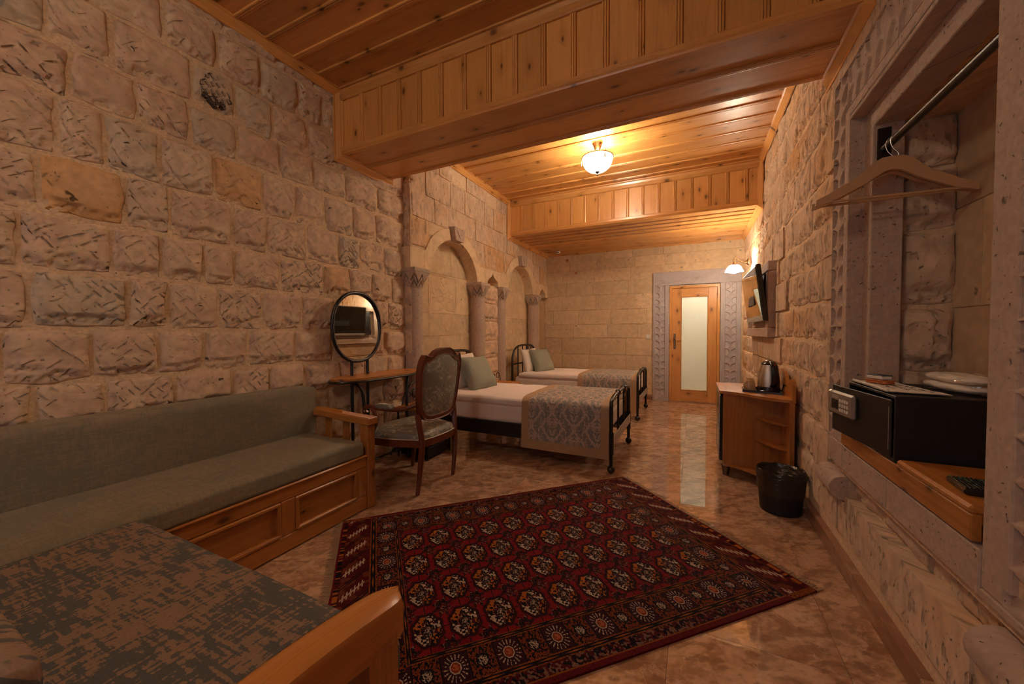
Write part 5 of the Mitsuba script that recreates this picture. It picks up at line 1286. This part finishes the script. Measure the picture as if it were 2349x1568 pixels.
# door, hinged at the near side and standing slightly open
hx = np.array([.686, SY0 + .025, 0]); d = np.array([-.054, .46, 0]); d /= np.linalg.norm(d); nrm2 = np.array([-d[1], d[0], 0])
def dbox(a, b, z0, z1, t0, t1, r=.003): return place(rbox(t0, t1, a, b, z0, z1, r), hx, nrm2, d, (0, 0, 1))
dr_ = add(sf, 'door', dbox(0, .47, SZ0 + .012, SZ1 - .018, -.006, .0), 'matte_black', False)
add(dr_, 'groove', dbox(.012, .014, SZ0 + .04, SZ1 - .045, .0, .001, .0003), 'grey_plate', False)
ka, kb, k0, k1 = .235, .462, .846, .957
add(dr_, 'keypad_housing', dbox(ka, kb, k0, k1, -.001, .020, .009), 'keypad_metal', False, label='bronze-grey keypad housing')
add(dr_, 'display', dbox(ka + .128, ka + .192, .872, .918, .0195, .0212, .001), 'screen_black', False, label='black display window')
add(dr_, 'side_cap', dbox(kb - .030, kb + .003, k0 - .002, k1 + .001, -.001, .0215, .008), 'steel', False)
for z in (.934, .926): add(dr_, 'printed_line', dbox(ka + .128, ka + .192, z, z + .0022, .0195, .0208, .0004), 'white_plastic', False)
for r in range(3):
    for c in range(4):
        a0 = ka + .036 + c*.0215; z0 = .866 + r*.0225
        add(dr_, 'key', dbox(a0, a0 + .0135, z0, z0 + .0145, .0195, .0225, .0012), 'white_plastic', False)
bg = thing('laundry_bag', 'flat pale printed cloth bag lying on top of the safe', 'bag')
n1_, n2_ = 24, 18; A_, B_ = np.meshgrid(np.linspace(0, 1, n1_), np.linspace(0, 1, n2_), indexing='ij')
q0, q1, q2, q3 = (np.array(v) for v in ((.692, 1.99), (.692, 2.365), (.845, 2.36), (.865, 1.955)))
XY = (1 - B_)[..., None]*((1 - A_)[..., None]*q3 + A_[..., None]*q2) + B_[..., None]*((1 - A_)[..., None]*q0 + A_[..., None]*q1)
Z_ = SZ1 + .004 + .006*(meshkit.fbm(np.stack([XY[..., 0]*14, XY[..., 1]*14, 0*A_], -1), 3, 3))
a_, b_ = thick(np.concatenate([XY, Z_[..., None]], -1), .003); ga, gb = grid(a_), grid(b_); gb.invert()
uvb = np.stack([1 - A_, B_], -1).reshape(-1, 2)
add(bg, 'cloth', cat(ga, gb), 'printed_cloth', True, uv=np.vstack([uvb, uvb]))
add(bg, 'folded_edge', tube(spline([(.70, 2.0, SZ1 + .010), (.698, 2.15, SZ1 + .012), (.70, 2.36, SZ1 + .011)], 10), .0055, 8), 'white_plastic', 40)
bo = thing('card_box', 'small orange wooden box on the cloth bag', 'box')
add(bo, 'body', tf(rbox(-.022, .022, -.045, .045, 0, .012, .002), .5, (.755, 2.235, SZ1 + .012)), 'orange_card', False); add(bo, 'lid', tf(rbox(-.023, .023, -.046, .046, .0125, .016, .0015), .5, (.755, 2.235, SZ1 + .012)), 'orange_card', False)
bk_ = thing('wrapped_kit', 'navy topped clear-wrapped kit stacked on the orange box', 'package')
add(bk_, 'body', tf(rbox(-.022, .022, -.04, .04, 0, .016, .003), .35, (.757, 2.25, SZ1 + .030)), 'white_plastic', False); add(bk_, 'lid', tf(rbox(-.0225, .0225, -.041, .041, .016, .020, .002), .35, (.757, 2.25, SZ1 + .030)), 'navy_card', False)
wrp = tf(cushion(-.024, .024, .038, .062, -.001, .02, .004, .002, 2, .004), .35, (.757, 2.25, SZ1 + .030)); add(bk_, 'wrapper_end', wrp, 'clear_plastic', 25, label='crinkled clear wrapper end')
ln = thing('folded_linen', 'folded white slippers in crinkled clear plastic on the back of the safe', 'slippers')
for k, (zz, s_) in enumerate(((0, 1.0), (.034, .96))):
    m = trimesh.creation.icosphere(subdivisions=4); v = m.vertices; v = np.sign(v)*np.abs(v)**np.array([.8, .8, .9])*np.array([.065, .17*s_, .019]); v[:, 2] += .01*(meshkit.fbm(v*22, 3, k) - .5)
    add(ln, 'slipper', trimesh.Trimesh(v + np.array([.965, 2.16 - .012*k, SZ1 + .022 + zz]), m.faces, process=False), 'pillow_white', True)
m = trimesh.creation.icosphere(subdivisions=4); v = m.vertices; v = np.sign(v)*np.abs(v)**.7*np.array([.082, .195, .043]); v += .02*(meshkit.fbm(v*30, 3, 5)[:, None] - .5)*m.vertices; v[:, 2] = np.maximum(v[:, 2], -.037)
add(ln, 'plastic_wrap', trimesh.Trimesh(v + np.array([.967, 2.155, SZ1 + .0385]), m.faces, process=False), 'clear_plastic', 20, label='clear plastic wrap')
bt = thing('shoe_brush', 'black ribbed sponge box with green stripes on the near end of the closet shelf', 'brush')
add(bt, 'base', tf(rbox(-.045, .045, -.065, .065, 0, .018, .005), -.12, (.768, 1.61, .769)), 'black_plastic', False)
for k in range(9): add(bt, 'rib', tf(rbox(-.04 + .009*k, -.036 + .009*k, -.058, .058, .017, .022, .0012), -.12, (.768, 1.61, .769)), 'ribbed_green', False)

# things of one kind carry one group phrase
for kind_, phrase in (('stone_column', 'stone columns of the arched alcove wall'), ('bed', 'single beds'), ('bed_runner', 'damask runners on the beds'), ('pillow', 'white pillows on the beds'), ('cushion', 'sage green cushions on the beds'),
                      ('bedside_table', 'bedside tables'), ('coat_hanger', 'wooden hangers on the clothes rail'), ('ceiling_lamp', 'bowl ceiling lamps'), ('sachet', 'sachets on the tray')):
    for k in list(labels):
        if k == kind_ or (k.startswith(kind_ + '_') and k[len(kind_) + 1:].isdigit()): labels[k]['group'] = phrase
